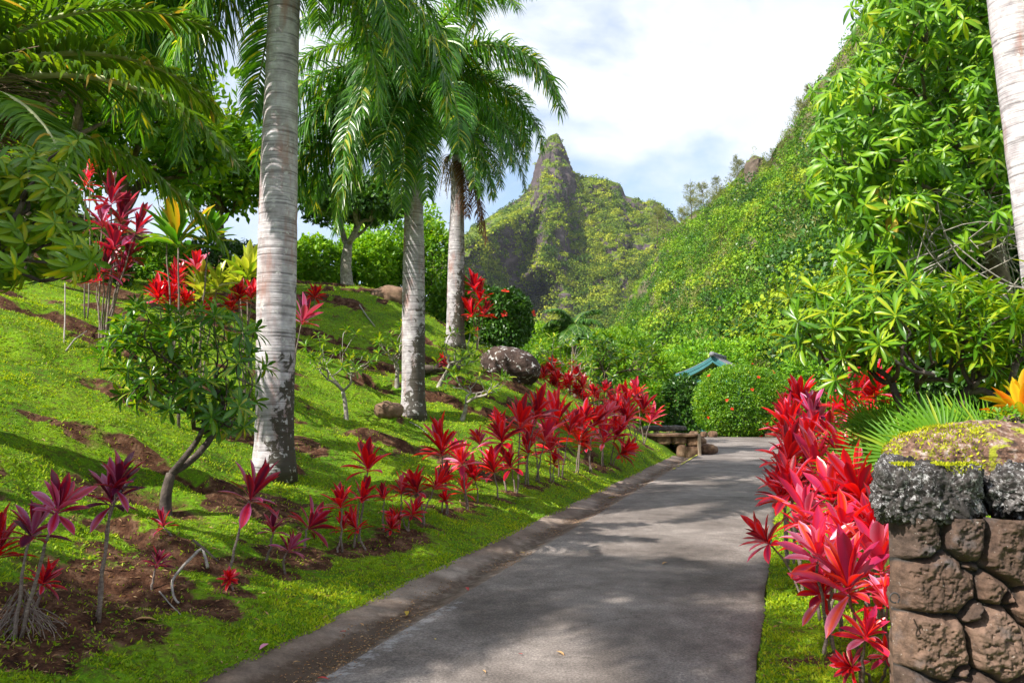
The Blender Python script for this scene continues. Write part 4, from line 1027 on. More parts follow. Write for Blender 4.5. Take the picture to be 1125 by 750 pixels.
# small far coconut palm
p = at(630, 360, 60); gzz = gz(p[0], p[1]); root = empty('coconut_palm', (p[0], p[1], gzz), 'small dark green coconut palm in the valley below the peak', 'palm tree')
tb = MB(); tube(tb, bez(np.array([0, 0, 0]), np.array([.2, 0, 2]), np.array([0, 0, p[2] - gzz]), 10), .16, 8); tb.build('trunk', G['bark_brown'], root)
fs = [frond(2.9, R(e), R(d_), 70, .8, .04, .25, .2, G['dark'], G['rachis'], 1, .1, .04) for e, d_ in ((70, 90), (45, 105), (20, 90), (-5, 60))]
for k in range(18): put_frond(root, fs[k % 4], (0, 0, p[2] - gzz), R(k * 137.5), 1.0)

# ---- left foreground plumeria (dark)
bp_ = ground(184, 566); d = bp_[1]
def sil_tips(zones, d, dy, n):
    T_ = []; w_ = np.array([z[2] * z[3] for z in zones], float); w_ /= w_.sum()
    for _ in range(n):
        z = zones[rng.choice(len(zones), p=w_)]; a = rng.uniform(0, 6.28); r = math.sqrt(rng.random())
        T_.append(at(z[0] + z[2] * r * math.cos(a), z[1] + z[3] * r * math.sin(a), d + rng.uniform(-dy, dy)))
    return np.array(T_)
def axes_from(T_, c, upz=.8): return unit(unit(T_ - np.asarray(c)) + np.array([0, 0, upz]))
T_ = sil_tips([(200, 385, 85, 48), (140, 375, 32, 32), (262, 400, 34, 50), (255, 450, 30, 28), (180, 350, 45, 25), (215, 440, 45, 22), (150, 430, 25, 25)], d, .55, 120)
tree('plumeria_tree', 'small plumeria tree with dark glossy rosettes and lichen spotted trunk, lower left bank', 'tree', bp_, at(188, 520, d), T_, axes_from(T_, at(200, 450, d), .5),
     L_plum(14, .155, -30, 65), G['bark_dark'], G['plum'], .048, wig=.13, limb_tips=44, lean=(-.06, 0, 0))
# second trunk piece of that tree: left stem
# small yellowish plumerias on the lawn
for (fpx, frow, cpx, crow, hw, hh, n, lab) in [
    (380, 461, 372, 388, 42, 28, 30, 'young plumeria with sparse yellow green leaves between the first two palm trunks'),
    (506, 462, 520, 420, 38, 18, 18, 'low spreading plumeria with pale branches on the lawn right of the middle palm'),
    (436, 425, 438, 376, 28, 22, 16, 'sparse plumeria partly hidden behind the middle palm trunk, left of it'),
    (480, 425, 505, 388, 34, 24, 20, 'sparse plumeria sending pale limbs out to the right of the middle palm trunk')]:
    f = ground(fpx, frow); d = f[1]; T_ = sil_tips([(cpx, crow, hw, hh)], d, hw / 875 * d * .8, n)
    fk = f + (at(cpx, crow, d) - f) * .42
    tree('plumeria_tree', lab, 'tree', f, fk, T_, axes_from(T_, fk, .8), L_plum(9, .15 * (d / 13) ** .5, -10, 70), G['bark_pale'], G['plum_light'], .035 * (d / 13), wig=.08, group=None)

# drooping leaf tree upper left
d = 5.6; T_ = sil_tips([(25, 215, 50, 55), (80, 250, 28, 48), (20, 280, 45, 38), (55, 170, 40, 22), (-60, 230, 60, 80), (90, 300, 16, 20)], d, .5, 190)
fb_ = np.array([-4.9, 5.9, gz(-4.9, 5.9)])
tree('fruit_tree', 'fruit tree with glossy drooping light green leaves at the left edge', 'tree', fb_, at(-75, 330, 5.8), T_, unit(axes_from(T_, at(-30, 230, d), .2)), L_plum(17, .15, -72, 18, lf_long), G['bark_dark'], G['mango'], .07, limb_tips=40, wig=.08)

# shade tree standing outside the left edge
T_, A_ = ell_tips((-8.0, 1.3, 5.9), (2.2, 1.5, 1.1), 95, .3, -.6)
tree('tree', 'broad shade tree outside the left edge, over the lower bank', 'tree', (-8.4, 1.2, gz(-8.4, 1.2)), (-8.2, 1.2, 4.2), T_, A_, L_ball(22, .18, .42), G['bark_brown'], G['tree'], .17, limb_tips=50)

# tall dark-red ti and green / yellow ti behind the plumeria
def ti_group(name, foot, heads, kind, lab, dd, sc=1.0, cat='ti plant'):
    x = at(foot[0], foot[1], dd); z = gz(x[0], x[1]); hs = [(at(a, b, dd + rng.uniform(-.25, .25)), s) for a, b, s in heads]
    return ti_plant((x[0], x[1], z), hs, kind, lab, name=name, cat=cat)
ti_group('ti_plant', (114, 345), [(122, 225, 1.15), (132, 245, 1.2), (112, 250, 1.1), (148, 258, 1.0), (125, 275, 1.1), (140, 285, 1.0), (115, 300, .95), (130, 305, 1.0), (105, 310, .8)], 'ti_dark2', 'tall old ti plant with a mass of wine red leaves and woody canes, upper left', 11.0)
ti_group('ti_plant', (97, 330), [(93, 205, .8), (98, 190, .6)], 'ti_pink', 'pink ti plant peeping out beside the drooping tree, upper left', 12.5)
ti_group('ti_plant', (198, 345), [(196, 272, 1.55), (183, 262, 1.2)], 'ti_green', 'green leaved ti plant on a tall dark cane behind the dark plumeria, left one', 9.6)
ti_group('ti_plant', (216, 350), [(229, 268, 1.25)], 'ti_green', 'green ti plant with orange edged old leaves behind the dark plumeria, right one', 9.8)
ti_group('ti_plant', (222, 350), [(222, 325, 1.05), (238, 318, .9)], 'ti_yellow', 'pale yellow green ti plant in the bed behind the dark plumeria', 10.4)
ti_group('ti_plant', (275, 345), [(272, 305, 1.15), (262, 312, .9)], 'ti_yellow', 'lemon green ti plant touching the left side of the big palm trunk', 10.8)
ti_group('ti_plant', (190, 350), [(192, 312, .8), (186, 335, .8), (174, 330, .8), (203, 335, .7)], 'ti', 'scarlet ti plant low among the green ti plants', 10.0)
ti_group('ti_plant', (214, 345), [(215, 298, .8), (226, 345, .7)], 'ti_pink', 'magenta ti plant between the two green ti plants', 10.6)
ti_group('ti_plant', (270, 350), [(276, 328, .7), (262, 330, .7), (255, 340, .6)], 'ti', 'red ti plant under the lemon green one', 10.6)

# ---- background trees, left
def bgtree(lab, fpx, cpx, crow, d, hwp, hhp, n, leafn, leafs, ball, leafm, name='tree', cat='tree', bark='bark_brown', r=.12, zf=None, dy=None, T=lf_small, forkf=.45, zmin=-.7, lt=40):
    c = at(cpx, crow, d); f = at(fpx, crow, d); z = gz(f[0], f[1]) if zf is None else zf
    rad = np.array([hwp / 875 * d, (dy or hwp / 875 * d), hhp / 875 * d]); T_, A_ = ell_tips(c, rad, n, .45, zmin)
    b = np.array([f[0], f[1], z]); fk = b + (c - b) * forkf
    return tree(name, lab, cat, b, fk, T_, A_, L_ball(leafn, leafs, ball, T), G[bark], G[leafm], r, limb_tips=lt)
bgtree('tree with dense dark crown and forked pale trunk on the skyline of the slope', 383, 383, 228, 25, 56, 34, 120, 60, .20, .42, 'dark', bark='bark_pale', r=.17, forkf=.52, zmin=-.25, lt=60)
bgtree('leafy green tree behind the coconut fronds, upper left', 130, 150, 150, 19, 110, 85, 190, 46, .24, .5, 'tree', r=.16, forkf=.4)
bgtree('sunlit yellow green tree in the top left corner', 40, 60, 60, 15, 130, 95, 170, 42, .22, .45, 'bright', r=.14, forkf=.4)
bgtree('tree with a rounded mid green crown touching the big palm trunk', 245, 240, 190, 24, 58, 75, 130, 48, .26, .55, 'tree', r=.14)
bgtree('dark wooded tree standing on the slope crest at the far left', -20, -40, 210, 20, 110, 110, 130, 40, .26, .55, 'dark', r=.16)
for (cpx, crow, d, hw, hh, m, lab) in [
    (345, 290, 28, 34, 26, 'bright', 'bright green shrub on the crest just right of the big palm trunk'), (405, 292, 28.5, 34, 32, 'bright', 'bright green shrub on the crest left of the middle palm trunk'),
    (470, 300, 29, 34, 52, 'tree', 'tall green shrub filling the gap between the middle and farthest palms'), (430, 262, 33, 50, 42, 'bright', 'big bright shrub rising behind the dark skyline tree'),
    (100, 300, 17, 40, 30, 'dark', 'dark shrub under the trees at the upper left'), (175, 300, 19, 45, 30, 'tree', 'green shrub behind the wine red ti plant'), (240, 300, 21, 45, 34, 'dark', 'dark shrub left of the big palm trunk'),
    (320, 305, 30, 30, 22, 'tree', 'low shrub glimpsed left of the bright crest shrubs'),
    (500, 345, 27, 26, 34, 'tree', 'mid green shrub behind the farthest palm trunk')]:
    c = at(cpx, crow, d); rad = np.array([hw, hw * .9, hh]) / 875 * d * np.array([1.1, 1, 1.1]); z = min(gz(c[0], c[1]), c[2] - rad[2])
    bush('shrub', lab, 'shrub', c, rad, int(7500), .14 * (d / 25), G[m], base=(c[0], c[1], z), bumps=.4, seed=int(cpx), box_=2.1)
# hibiscus bush by the third palm
c = at(552, 352, 24.5); bush('hibiscus_bush', 'dark green hibiscus bush with a few red flowers behind the boulder', 'bush', c, np.array([32, 24, 34]) / 875 * 24.5, 9000, .12, G['dark'], base=(c[0], c[1], min(gz(c[0], c[1]), c[2] - .9)), flowers=6, seed=4, bumps=.25, flower_d=.12)
# ---- valley vegetation
for (cpx, crow, d, hw, hh, m, lab) in [
    (750, 444, 41, 26, 30, 'dark', 'dark shrub left of the teal post of the pavilion'), (720, 415, 50, 44, 26, 'bright', 'yellow green shrub mass left of the pavilion roof'),
    (660, 385, 70, 60, 26, 'bright', 'light green thicket on the valley floor'), (590, 385, 62, 44, 30, 'bright', 'pale green thicket right behind the boulder'),
    (770, 400, 75, 50, 26, 'tree', 'green tree crowns behind the pavilion roof'), (835, 400, 80, 50, 30, 'bright', 'bright shrubs behind the flowering hedge'), (700, 445, 40, 30, 28, 'tree', 'green shrub behind the scarlet ti plants at the end of the row'),
    (540, 395, 55, 50, 34, 'tree', 'green shrub low behind the hibiscus bush'), (900, 420, 46, 40, 40, 'tree', 'green shrub beyond the right ti plants'), (960, 400, 40, 50, 50, 'dark', 'dark shrub beyond the right hand plumeria')]:
    c = at(cpx, crow, d); rad = np.array([hw, hw * .8, hh]) / 875 * d; z = min(gz(c[0], c[1]), c[2] - rad[2])
    bush('shrub', lab, 'shrub', c, rad, 7000, .20 * (d / 45), G[m], base=(c[0], c[1], z), bumps=.45, seed=int(cpx), box_=2.0)
# round plumeria in the middle distance + pale-stemmed one
f = at(665, 455, 30); f[2] = gz(f[0], f[1]); T_ = sil_tips([(680, 398, 48, 28), (655, 385, 25, 18), (710, 400, 25, 20)], 30, 1.3, 75)
tree('plumeria_tree', 'round crowned plumeria tree in the middle distance above the red ti plants', 'tree', f, at(672, 428, 30), T_, axes_from(T_, at(680, 425, 30), .7), L_plum(15, .34, -25, 65), G['bark_brown'], G['plum'], .09, wig=.09)
f = at(628, 445, 27); f[2] = gz(f[0], f[1]); T_ = sil_tips([(618, 388, 36, 18)], 27, .9, 30)
tree('plumeria_tree', 'plumeria with thin pale stems and few leaves right of the boulder', 'tree', f, at(625, 422, 27), T_, axes_from(T_, at(620, 430, 27), .8), L_plum(9, .26, -10, 65), G['bark_pale'], G['plum_light'], .05, wig=.09)

# ---- far hedge with red flowers at the end of the road
c = at(817, 440, 36.5); bush('hibiscus_hedge', 'big clipped rounded hedge with scattered red flowers at the end of the road', 'hedge', (c[0], c[1], 1.46), (2.2, 1.8, 1.72), 46000, .10, G['tree'], base=(c[0], c[1], -.1), flowers=17, seed=8, bumps=.14, freq=1.5, box_=2.5, flower_d=.085)

# ---- pavilion
px_, py_ = at(790, 397, 43)[0], 43.0
root = empty('pavilion', (px_, py_, -.1), 'small pavilion with a teal trimmed sweeping roof behind the flowering hedge', 'pavilion')
root.rotation_euler = (0, 0, R(-24))
teal = roughmat('teal_paint', [(.3, (.03, .13, .14)), (.7, (.06, .19, .20))], 3, .5, .05)
tile = roughmat('grey_roof_tile', [(.3, (.10, .10, .12)), (.7, (.24, .23, .25))], 6, .7, .3, stretch=(1, 8, 1))
apex = 3.98; hw_, drop = 1.95, 1.05
rb = MB(); nn_ = 12; s_ = np.linspace(0, 1, nn_)
for sg in (-1, 1):
    xx = sg * hw_ * s_; zz_ = apex - drop * (s_ ** .85) + .12 * s_ ** 3
    for (y0, y1, o_) in ((-1.9, 1.9, 0.0),):
        V = []
        for a, b in zip(xx, zz_): V += [[a, y0, b], [a, y1, b], [a, y0, b + .09], [a, y1, b + .09]]
        F = []
        for k in range(nn_ - 1):
            q = 4 * k; F += [[q, q + 1, q + 5, q + 4], [q + 2, q + 6, q + 7, q + 3], [q, q + 4, q + 6, q + 2], [q + 1, q + 3, q + 7, q + 5]]
        F += [[4 * nn_ - 4, 4 * nn_ - 3, 4 * nn_ - 1, 4 * nn_ - 2]]
        rb.add(V, F)
rb.build('roof', tile, root, smooth=False)
for sg in (-1, 1):
    for yo in (-1.95, 1.95):
        bb = MB()
        for off, th in ((.0, .17), (-.16, .17)):
            xx = sg * hw_ * s_ * (1 if off == 0 else .93); zz_ = apex - drop * (s_ ** .85) + .12 * s_ ** 3 + off - .04
            V = []
            for a, b in zip(xx, zz_): V += [[a, yo - .04, b - th / 2], [a, yo + .04, b - th / 2], [a, yo - .04, b + th / 2], [a, yo + .04, b + th / 2]]
            F = []
            for k in range(nn_ - 1):
                q = 4 * k; F += [[q, q + 1, q + 5, q + 4], [q + 2, q + 6, q + 7, q + 3], [q, q + 4, q + 6, q + 2], [q + 1, q + 3, q + 7, q + 5]]
            V_ = np.array(V)
            if off: V_[:, 1] += .02 * np.sign(yo) * -1
            bb.add(V_, F)
        bb.build('bargeboard', teal, root, smooth=False)
kb = MB(); tube(kb, [(0, -2.1, apex + .14), (0, 2.1, apex + .14)], .10, 10); kb.build('ridge_cap', tile, root)
kb = MB(); tube(kb, [(0, -2.12, apex + .0), (0, -2.12, apex + .06), (0, -2.12, apex + .16), (0, -2.12, apex + .24)], [.10, .15, .15, .07], 12); kb.build('ridge_ball', tile, root)
for sx_ in (-1.25, 1.25):
    for sy_ in (-1.6, 1.6):
        kb = MB(); box(kb, (sx_, sy_, 1.5), (.16, .16, 3.0)); box(kb, (sx_, sy_, .1), (.26, .26, .22)); kb.build('post', teal, root, smooth=False)
kb = MB(); box(kb, (0, -1.6, 2.72), (2.7, .12, .18)); box(kb, (0, 1.6, 2.72), (2.7, .12, .18)); kb.build('beam', teal, root, smooth=False)

# ---- stone culvert at the end of the gutter
def rough_box(mb, c, s, rz, amp, n=14, seed=0, a=.5, sq=6.0):
    """rounded, knobbly block"""
    u = np.linspace(-1, 1, n)
    A_, B_ = np.meshgrid(u, u, indexing='ij'); faces = []
    for ax in range(3):
        for sg in (-1, 1):
            v = np.zeros((n, n, 3)); v[..., ax] = sg; v[..., (ax + 1) % 3] = A_; v[..., (ax + 2) % 3] = B_ * sg
            faces.append(v)
    s = np.asarray(s, float) / 2
    for v in faces:
        nrm = 1 / ((np.abs(v) ** sq).sum(-1) ** (1 / sq)); w_ = v * nrm[..., None]
        q = w_ * s; d = fbm((q + seed * 3.1) / max(s.min() * .7, .02), 4, seed, .6) - .5; d2 = fbm((q + seed) / max(s.min() * .18, .01), 3, seed + 4, .6) - .5
        q = q + unit(w_ / s ** 1.0) * (d * amp + d2 * amp * .4)[..., None]
        cr, sr = math.cos(rz), math.sin(rz); q = q @ np.array([[cr, sr, 0], [-sr, cr, 0], [0, 0, 1]]) + np.asarray(c)
        mb.add(q.reshape(-1, 3), grid_faces(n, n), a)
laterite = roughmat('laterite_stone', [(.3, (.05, .028, .018)), (.5, (.15, .085, .05)), (.7, (.30, .20, .13))], 5, .9, .8, attr=[(0, .6), (1, 1.3)])
darkstone = roughmat('dark_lava_stone', [(.3, (.02, .018, .017)), (.55, (.07, .062, .058)), (.75, (.24, .23, .22))], 8, .9, .8)
cx_, cy_ = 4.72, 23.9
root = empty('stone_culvert', (cx_, cy_, 0), 'brown stone culvert with a dark mouth at the end of the gutter', 'culvert')
kb = MB()
for (ox, oz, sx_, sz_) in [(-.72, .10, .44, .5), (.62, .06, .46, .42), (-.66, .42, .46, .28), (-.22, .42, .46, .26), (.24, .43, .46, .26), (.66, .38, .38, .28), (-.40, .10, .30, .44), (.32, .10, .30, .44), (-.04, -.18, .5, .16)]:
    rough_box(kb, (ox, rng.uniform(-.03, .03), oz), (sx_, .42, sz_), 0, .05, 10, int(ox * 100) % 37, rng.random(), 4)
kb.build('headwall', laterite, root)
kb = MB(); rough_box(kb, (-.05, -.02, .58), (1.72, .56, .10), 0, .03, 16, 3, .6, 6); kb.build('cap_slab', laterite, root)
kb = MB(); rough_box(kb, (-.05, .6, .76), (1.3, .5, .16), 0, .05, 12, 5, .5, 5); kb.build('upper_slab', darkstone, root)
kb = MB(); tube(kb, [(-.04, -.05, .10), (-.04, .9, .10)], .24, 18, cap=False); box(kb, (-.06, .95, .15), (.9, .04, .7)); kb.build('pipe', roughmat('culvert_pipe', [(.3, (.01, .01, .01)), (.7, (.03, .025, .02))], 5, .9, .2), root)
kb = MB(); box(kb, (.80, -.1, .3), (.07, .5, .62)); kb.build('side_slab', roughmat('pale_slab', [(.3, (.22, .16, .11)), (.7, (.38, .30, .23))], 5, .9, .3), root, smooth=False)
for i, (ox, oy, oz, s_) in enumerate([(5.85, 24.0, .15, .42), (6.05, 24.3, .12, .34), (5.75, 24.5, .35, .36), (6.2, 24.7, .1, .26)]):
    kb = MB(); rough_box(kb, (0, 0, 0), (s_, s_ * .9, s_ * .8), i, .06, 10, i + 40, .4, 3)
    o = kb.build('rock', laterite); o.location = (ox, oy, oz); tag(o, ['largest brown rock against the right side of the culvert', 'brown rock right of the largest culvert rock', 'rock on top of the pile beside the culvert', 'smallest rock at the outer end of the culvert pile'][i], 'rock')
for i, (px, s_) in enumerate([(762, .3), (773, .26), (783, .32), (846, .34), (858, .3)]):
    pp = at(px, 477, 35.2); kb = MB(); rough_box(kb, (0, 0, 0), (s_ * 1.4, s_, s_), i, .06, 8, i + 60, .4, 3)
    o = kb.build('rock', laterite); o.location = (pp[0], 35.2, .12); tag(o, ['edging stone at the far left corner of the road end', 'edging stone below the teal post', 'edging stone at the left foot of the flowering hedge', 'edging stone at the right foot of the flowering hedge', 'outermost edging stone right of the flowering hedge'][i], 'rock')

# ---- boulder, small rocks, log, twigs
def lichen(t, vec, col):
    v = noise_node(t, 8, 6, .65, vec, .6); r = ramp(t, [(.575, 0.0), (.60, 1.0)]); t.links.new(v.outputs['Fac'], r.inputs['Fac'])
    return mix(t, r.outputs['Color'], col, (.50, .48, .47))
c = at(563, 402, 19.3); kb = MB(); n = 60
uu, vv = np.meshgrid(np.linspace(0, np.pi, n), np.linspace(0, 2 * np.pi, n * 2), indexing='ij')
dd_ = np.stack([np.sin(uu) * np.cos(vv), np.sin(uu) * np.sin(vv), np.cos(uu)], -1); dd_[:, -1] = dd_[:, 0]
rr_ = 1 + .34 * (fbm(dd_ * 1.3 + 3, 3, 7) - .5) + .12 * (fbm(dd_ * 6, 4, 9) - .5)
q = dd_ * rr_[..., None] * np.array([.74, .6, .48]); a_ = R(14); q = q @ np.array([[math.cos(a_), 0, -math.sin(a_)], [0, 1, 0], [math.sin(a_), 0, math.cos(a_)]])
kb.add(q.reshape(-1, 3), grid_faces(n, n * 2)); o = kb.build('boulder', roughmat('lava_boulder', [(.3, (.022, .014, .012)), (.55, (.065, .040, .032)), (.75, (.15, .10, .08))], 4, .85, .9, extra=lichen, bdist=.05))
o.location = tuple(c); tag(o, 'large dark brown boulder spotted with white lichen on the crest of the lawn', 'boulder')
brown_rock = roughmat('brown_rock', [(.3, (.10, .055, .035)), (.6, (.22, .14, .09))], 6, .9, .7)
for (px, row, s_, asp, lab) in [(427, 455, .34, .55, 'small brown rock on the lawn beside the middle palm foot'), (434, 330, 1.0, .5, 'reddish rock on the crest behind the middle palm trunk')]:
    f = ground(px, row) if row > 400 else at(px, row, 23.6); kb = MB(); rough_box(kb, (0, 0, 0), (s_ * 1.5, s_, s_ * asp * 1.6), .4, s_ * .2, 12, int(px), .5, 2.3)
    o = kb.build('rock', brown_rock); o.location = tuple(f + [0, 0, .03]); tag(o, lab, 'rock')
f = ground(466, 415); kb = MB(); tube(kb, bez(np.array([-.35, 0, .05]), np.array([.1, .05, .25]), np.array([.75, .2, .22]), 9) + rng.normal(0, .012, (9, 3)), np.linspace(.13, .07, 9), 10, wob=.3)
o = kb.build('fallen_log', G['bark_dark']); o.location = tuple(f); tag(o, 'short dark fallen log lying on the lawn right of the middle palm', 'log')

def twig(name, pts, r, lab, mat='twig', cat='twig'):
    P = np.array([ground(a, b) + [0, 0, c_] for a, b, c_ in pts]); t = np.linspace(0, len(P) - 1, 16)
    Q = np.stack([np.interp(t, np.arange(len(P)), P[:, k]) for k in range(3)], -1); Q[1:-1] = (Q[:-2] + Q[1:-1] * 2 + Q[2:]) / 4
    kb = MB(); tube(kb, Q - P[0], np.linspace(r, r * .6, 16), 7, wob=.25); o = kb.build(name, G[mat]); o.location = tuple(P[0]); tag(o, lab, cat)
twig('dead_branch', [(228, 633, .06), (222, 625, .16), (212, 631, .14), (198, 635, .06), (188, 645, .03), (190, 660, .02), (196, 668, .02)], .013, 'bleached crooked branch lying on bare earth below the leaning crimson ti plant')
twig('dead_branch', [(175, 655, .01), (186, 665, .01), (198, 676, .01)], .006, 'short grey stick just below the bleached crooked branch')
twig('dead_branch', [(212, 602, .05), (228, 610, .03), (240, 622, .02)], .012, 'dark stick on the bank left of the leaning crimson cane', 'bark_dark')
twig('dead_branch', [(70, 378, .0), (71, 362, .1), (70, 345, .45)], .012, 'white dead stem standing upright below the fruit tree')
twig('dead_branch', [(72, 386, .0), (82, 378, .06), (95, 373, .10)], .010, 'white dead stick lying beside the upright white stem')
twig('dead_branch', [(450, 466, .02), (460, 472, .04), (470, 478, .02)], .010, 'pale fallen stick on the lawn below the middle palm')
twig('dead_branch', [(395, 335, .0), (402, 348, .05), (412, 360, .02)], .02, 'grey stick on the upper lawn right of the skyline tree')
# heap of dry stalks under the corner ti plant
f = ground(22, 698); kb = MB()
for q in range(60):
    a = rng.uniform(0, 6.28); e = np.array([math.cos(a) * rng.uniform(.06, .28), math.sin(a) * rng.uniform(.05, .2), rng.uniform(-.04, .05)])
    s0 = np.array([e[0] * .2, e[1] * .2, rng.uniform(.05, .26)]); tube(kb, bez(s0, (s0 + e) / 2 + rng.normal(0, .04, 3), e, 5), .0026, 4, cap=False)
o = kb.build('dry_stalks', G['cane']); o.location = tuple(f); tag(o, 'heap of dry drooping stalks under the two headed corner ti plant', 'dry stalks', kind='stuff')

# fallen leaves
flf = leafT(.42, 3, .4, .5, 'lance')
def fallen(px, row, s, mat, lab, onroad=True):
    p = ground(px, row)
    if onroad:
        Y_ = np.linspace(3.5, 40, 2500); Q = np.array([at(px, row, y_) for y_ in Y_]); k = int(np.argmax(Q[:, 2] < .03)); p = Q[k]
        u_ = u_of(p[0], p[1]); p[2] = .022 if u_ > 0 else float(gutz(np.array(u_), np.array(p[1]))) + .02
    kb = MB(); a = rng.uniform(0, 6.28)
    place(kb, flf, [[0, 0, 0]], [[math.cos(a), math.sin(a), .12]], [[.1, .1, 1]], [s]); o = kb.build('fallen_leaf', G[mat]); o.location = tuple(p + [0, 0, .006])
    tag(o, lab, 'leaf')
for args in [(295, 710, .09, 'fall_p', 'pink petal lying at the outer edge of the gutter'), (349, 743, .07, 'fall_r', 'red leaf in the gutter at the bottom of the picture'),
             (447, 665, .085, 'fall_y', 'yellow leaf in the gutter below the trio of ti plants'), (512, 642, .08, 'fall_r', 'reddish leaf in the gutter halfway to the yellow one'),
             (611, 715, .075, 'fall_b', 'tan leaf alone on the near asphalt'), (733, 617, .08, 'fall_b', 'tan leaf near the middle of the road'),
             (677, 543, .16, 'fall_y', 'greenish yellow leaf on the gutter near the far third of the row'), (322, 723, .05, 'fall_b', 'small brown leaf in the gutter above the red one'),
             (395, 682, .05, 'fall_b', 'small brown leaf halfway along the near gutter'), (380, 690, .05, 'fall_r', 'small dark red leaf near the brown gutter leaf'), (530, 735, .04, 'fall_b', 'tiny brown leaf on the asphalt near the bottom edge'),
             (574, 718, .035, 'fall_r', 'tiny red leaf left of the tan leaf on the asphalt'), (572, 602, .05, 'fall_y', 'small yellow leaf on the gutter seam'), (478, 702, .035, 'fall_y', 'tiny yellow leaf on the asphalt edge')]:
    fallen(*args)
for args in [(845, 611, .07, 'fall_r', 'red leaf at the road edge of the right verge'), (898, 736, .05, 'fall_r', 'round red leaf in the grass of the right verge'), (862, 735, .06, 'fall_b', 'brown leaf in the bottom corner of the right verge'),
             (887, 690, .05, 'fall_b', 'brown leaf on the bare patch of the right verge'), (147, 682, .14, 'fall_b', 'curled tan leaf standing up beside the dark purple ti canes')]:
    fallen(*args, onroad=False)

# ------------------------------------------------------------------ right side: wall
WX0 = at(985, 650, 3.55)[0]; WY0 = 3.55; WLEN = 1.9; WTOP = at(1000, 572, 3.55)[2]; wdir = np.array([.997, -.03, 0]); wn = np.array([-.03, -.997, 0])
root = empty('stone_wall', (WX0, WY0, 0), 'rough lava stone wall with a mossy coping at the right edge', 'wall')
def wpt(a, z, out): return np.array([WX0, WY0, 0]) + wdir * a + wn * out + [0, 0, z]
sc_ = 3.55 / 875
st = [(1010, 596, 26), (1056, 594, 24), (1108, 606, 34), (1026, 640, 40), (1082, 642, 17), (1124, 668, 26), (1020, 708, 40), (1090, 704, 40), (1150, 630, 30), (1000, 770, 36), (1060, 768, 34), (1125, 775, 40), (1165, 700, 34), (1190, 610, 30), (1205, 660, 28), (1210, 740, 34),
      (1010, 840, 40), (1085, 850, 42), (1160, 840, 40), (1240, 800, 40), (1245, 690, 32), (1240, 620, 32), (1300, 650, 34), (1300, 740, 38), (1310, 600, 26), (1360, 690, 34), (1350, 610, 28), (1230, 880, 38), (1310, 840, 40), (1000, 910, 36), (1070, 930, 36), (1150, 925, 40), (1230, 950, 34), (1380, 770, 36), (1380, 850, 40), (1062, 672, 12), (1058, 622, 9), (1050, 740, 12), (1100, 655, 8)]
S_ = np.array([[(a - 985) * sc_, at(1000, b, 3.55)[2], r_ * sc_] for a, b, r_ in st])
na, nz = 420, 340; A_, Z_ = np.meshgrid(np.linspace(0, WLEN, na), np.linspace(-.3, WTOP + .02, nz), indexing='ij')
wa = A_ + .03 * (f2(A_, Z_, 14, 3, 201) - .5); wz = Z_ + .03 * (f2(A_, Z_, 14, 3, 203) - .5)
dist = np.sqrt((wa[..., None] - S_[:, 0]) ** 2 + ((wz[..., None] - S_[:, 1]) * 1.08) ** 2) - S_[:, 2]
srt = np.sort(dist, -1); idx = np.argmin(dist, -1); edge = srt[..., 1] - srt[..., 0]
bul = np.clip(edge / .085, 0, 1); bul = (1 - (1 - bul) ** 2.6)
nz3 = np.stack([A_, Z_, idx * 3.7], -1)
out = bul * (.075 + .05 * ((idx * 37 % 11) / 11.)) + bul * .07 * (fbm(nz3 * [10, 10, 1], 5, 211, .6) - .5) + .03 * (fbm(nz3 * [45, 45, 1], 4, 213, .7) - .5) - .02
pits = fbm(nz3 * [55, 55, 1], 2, 217); out = out - bul * .012 * sstep(.62, .75, pits)
lip = sstep(.0, .09, A_) ** .7; out = out * lip - (1 - lip) * .06
tone = .25 + .75 * ((idx * 53 % 17) / 17.); tone = tone * sstep(.004, .02, edge)
P_ = np.array([WX0, WY0, 0]) + wdir * A_[..., None] + wn * out[..., None] + np.stack([np.zeros_like(A_), np.zeros_like(A_), Z_], -1)
kb = MB(); kb.add(P_.reshape(-1, 3), grid_faces(na, nz), tone.ravel())
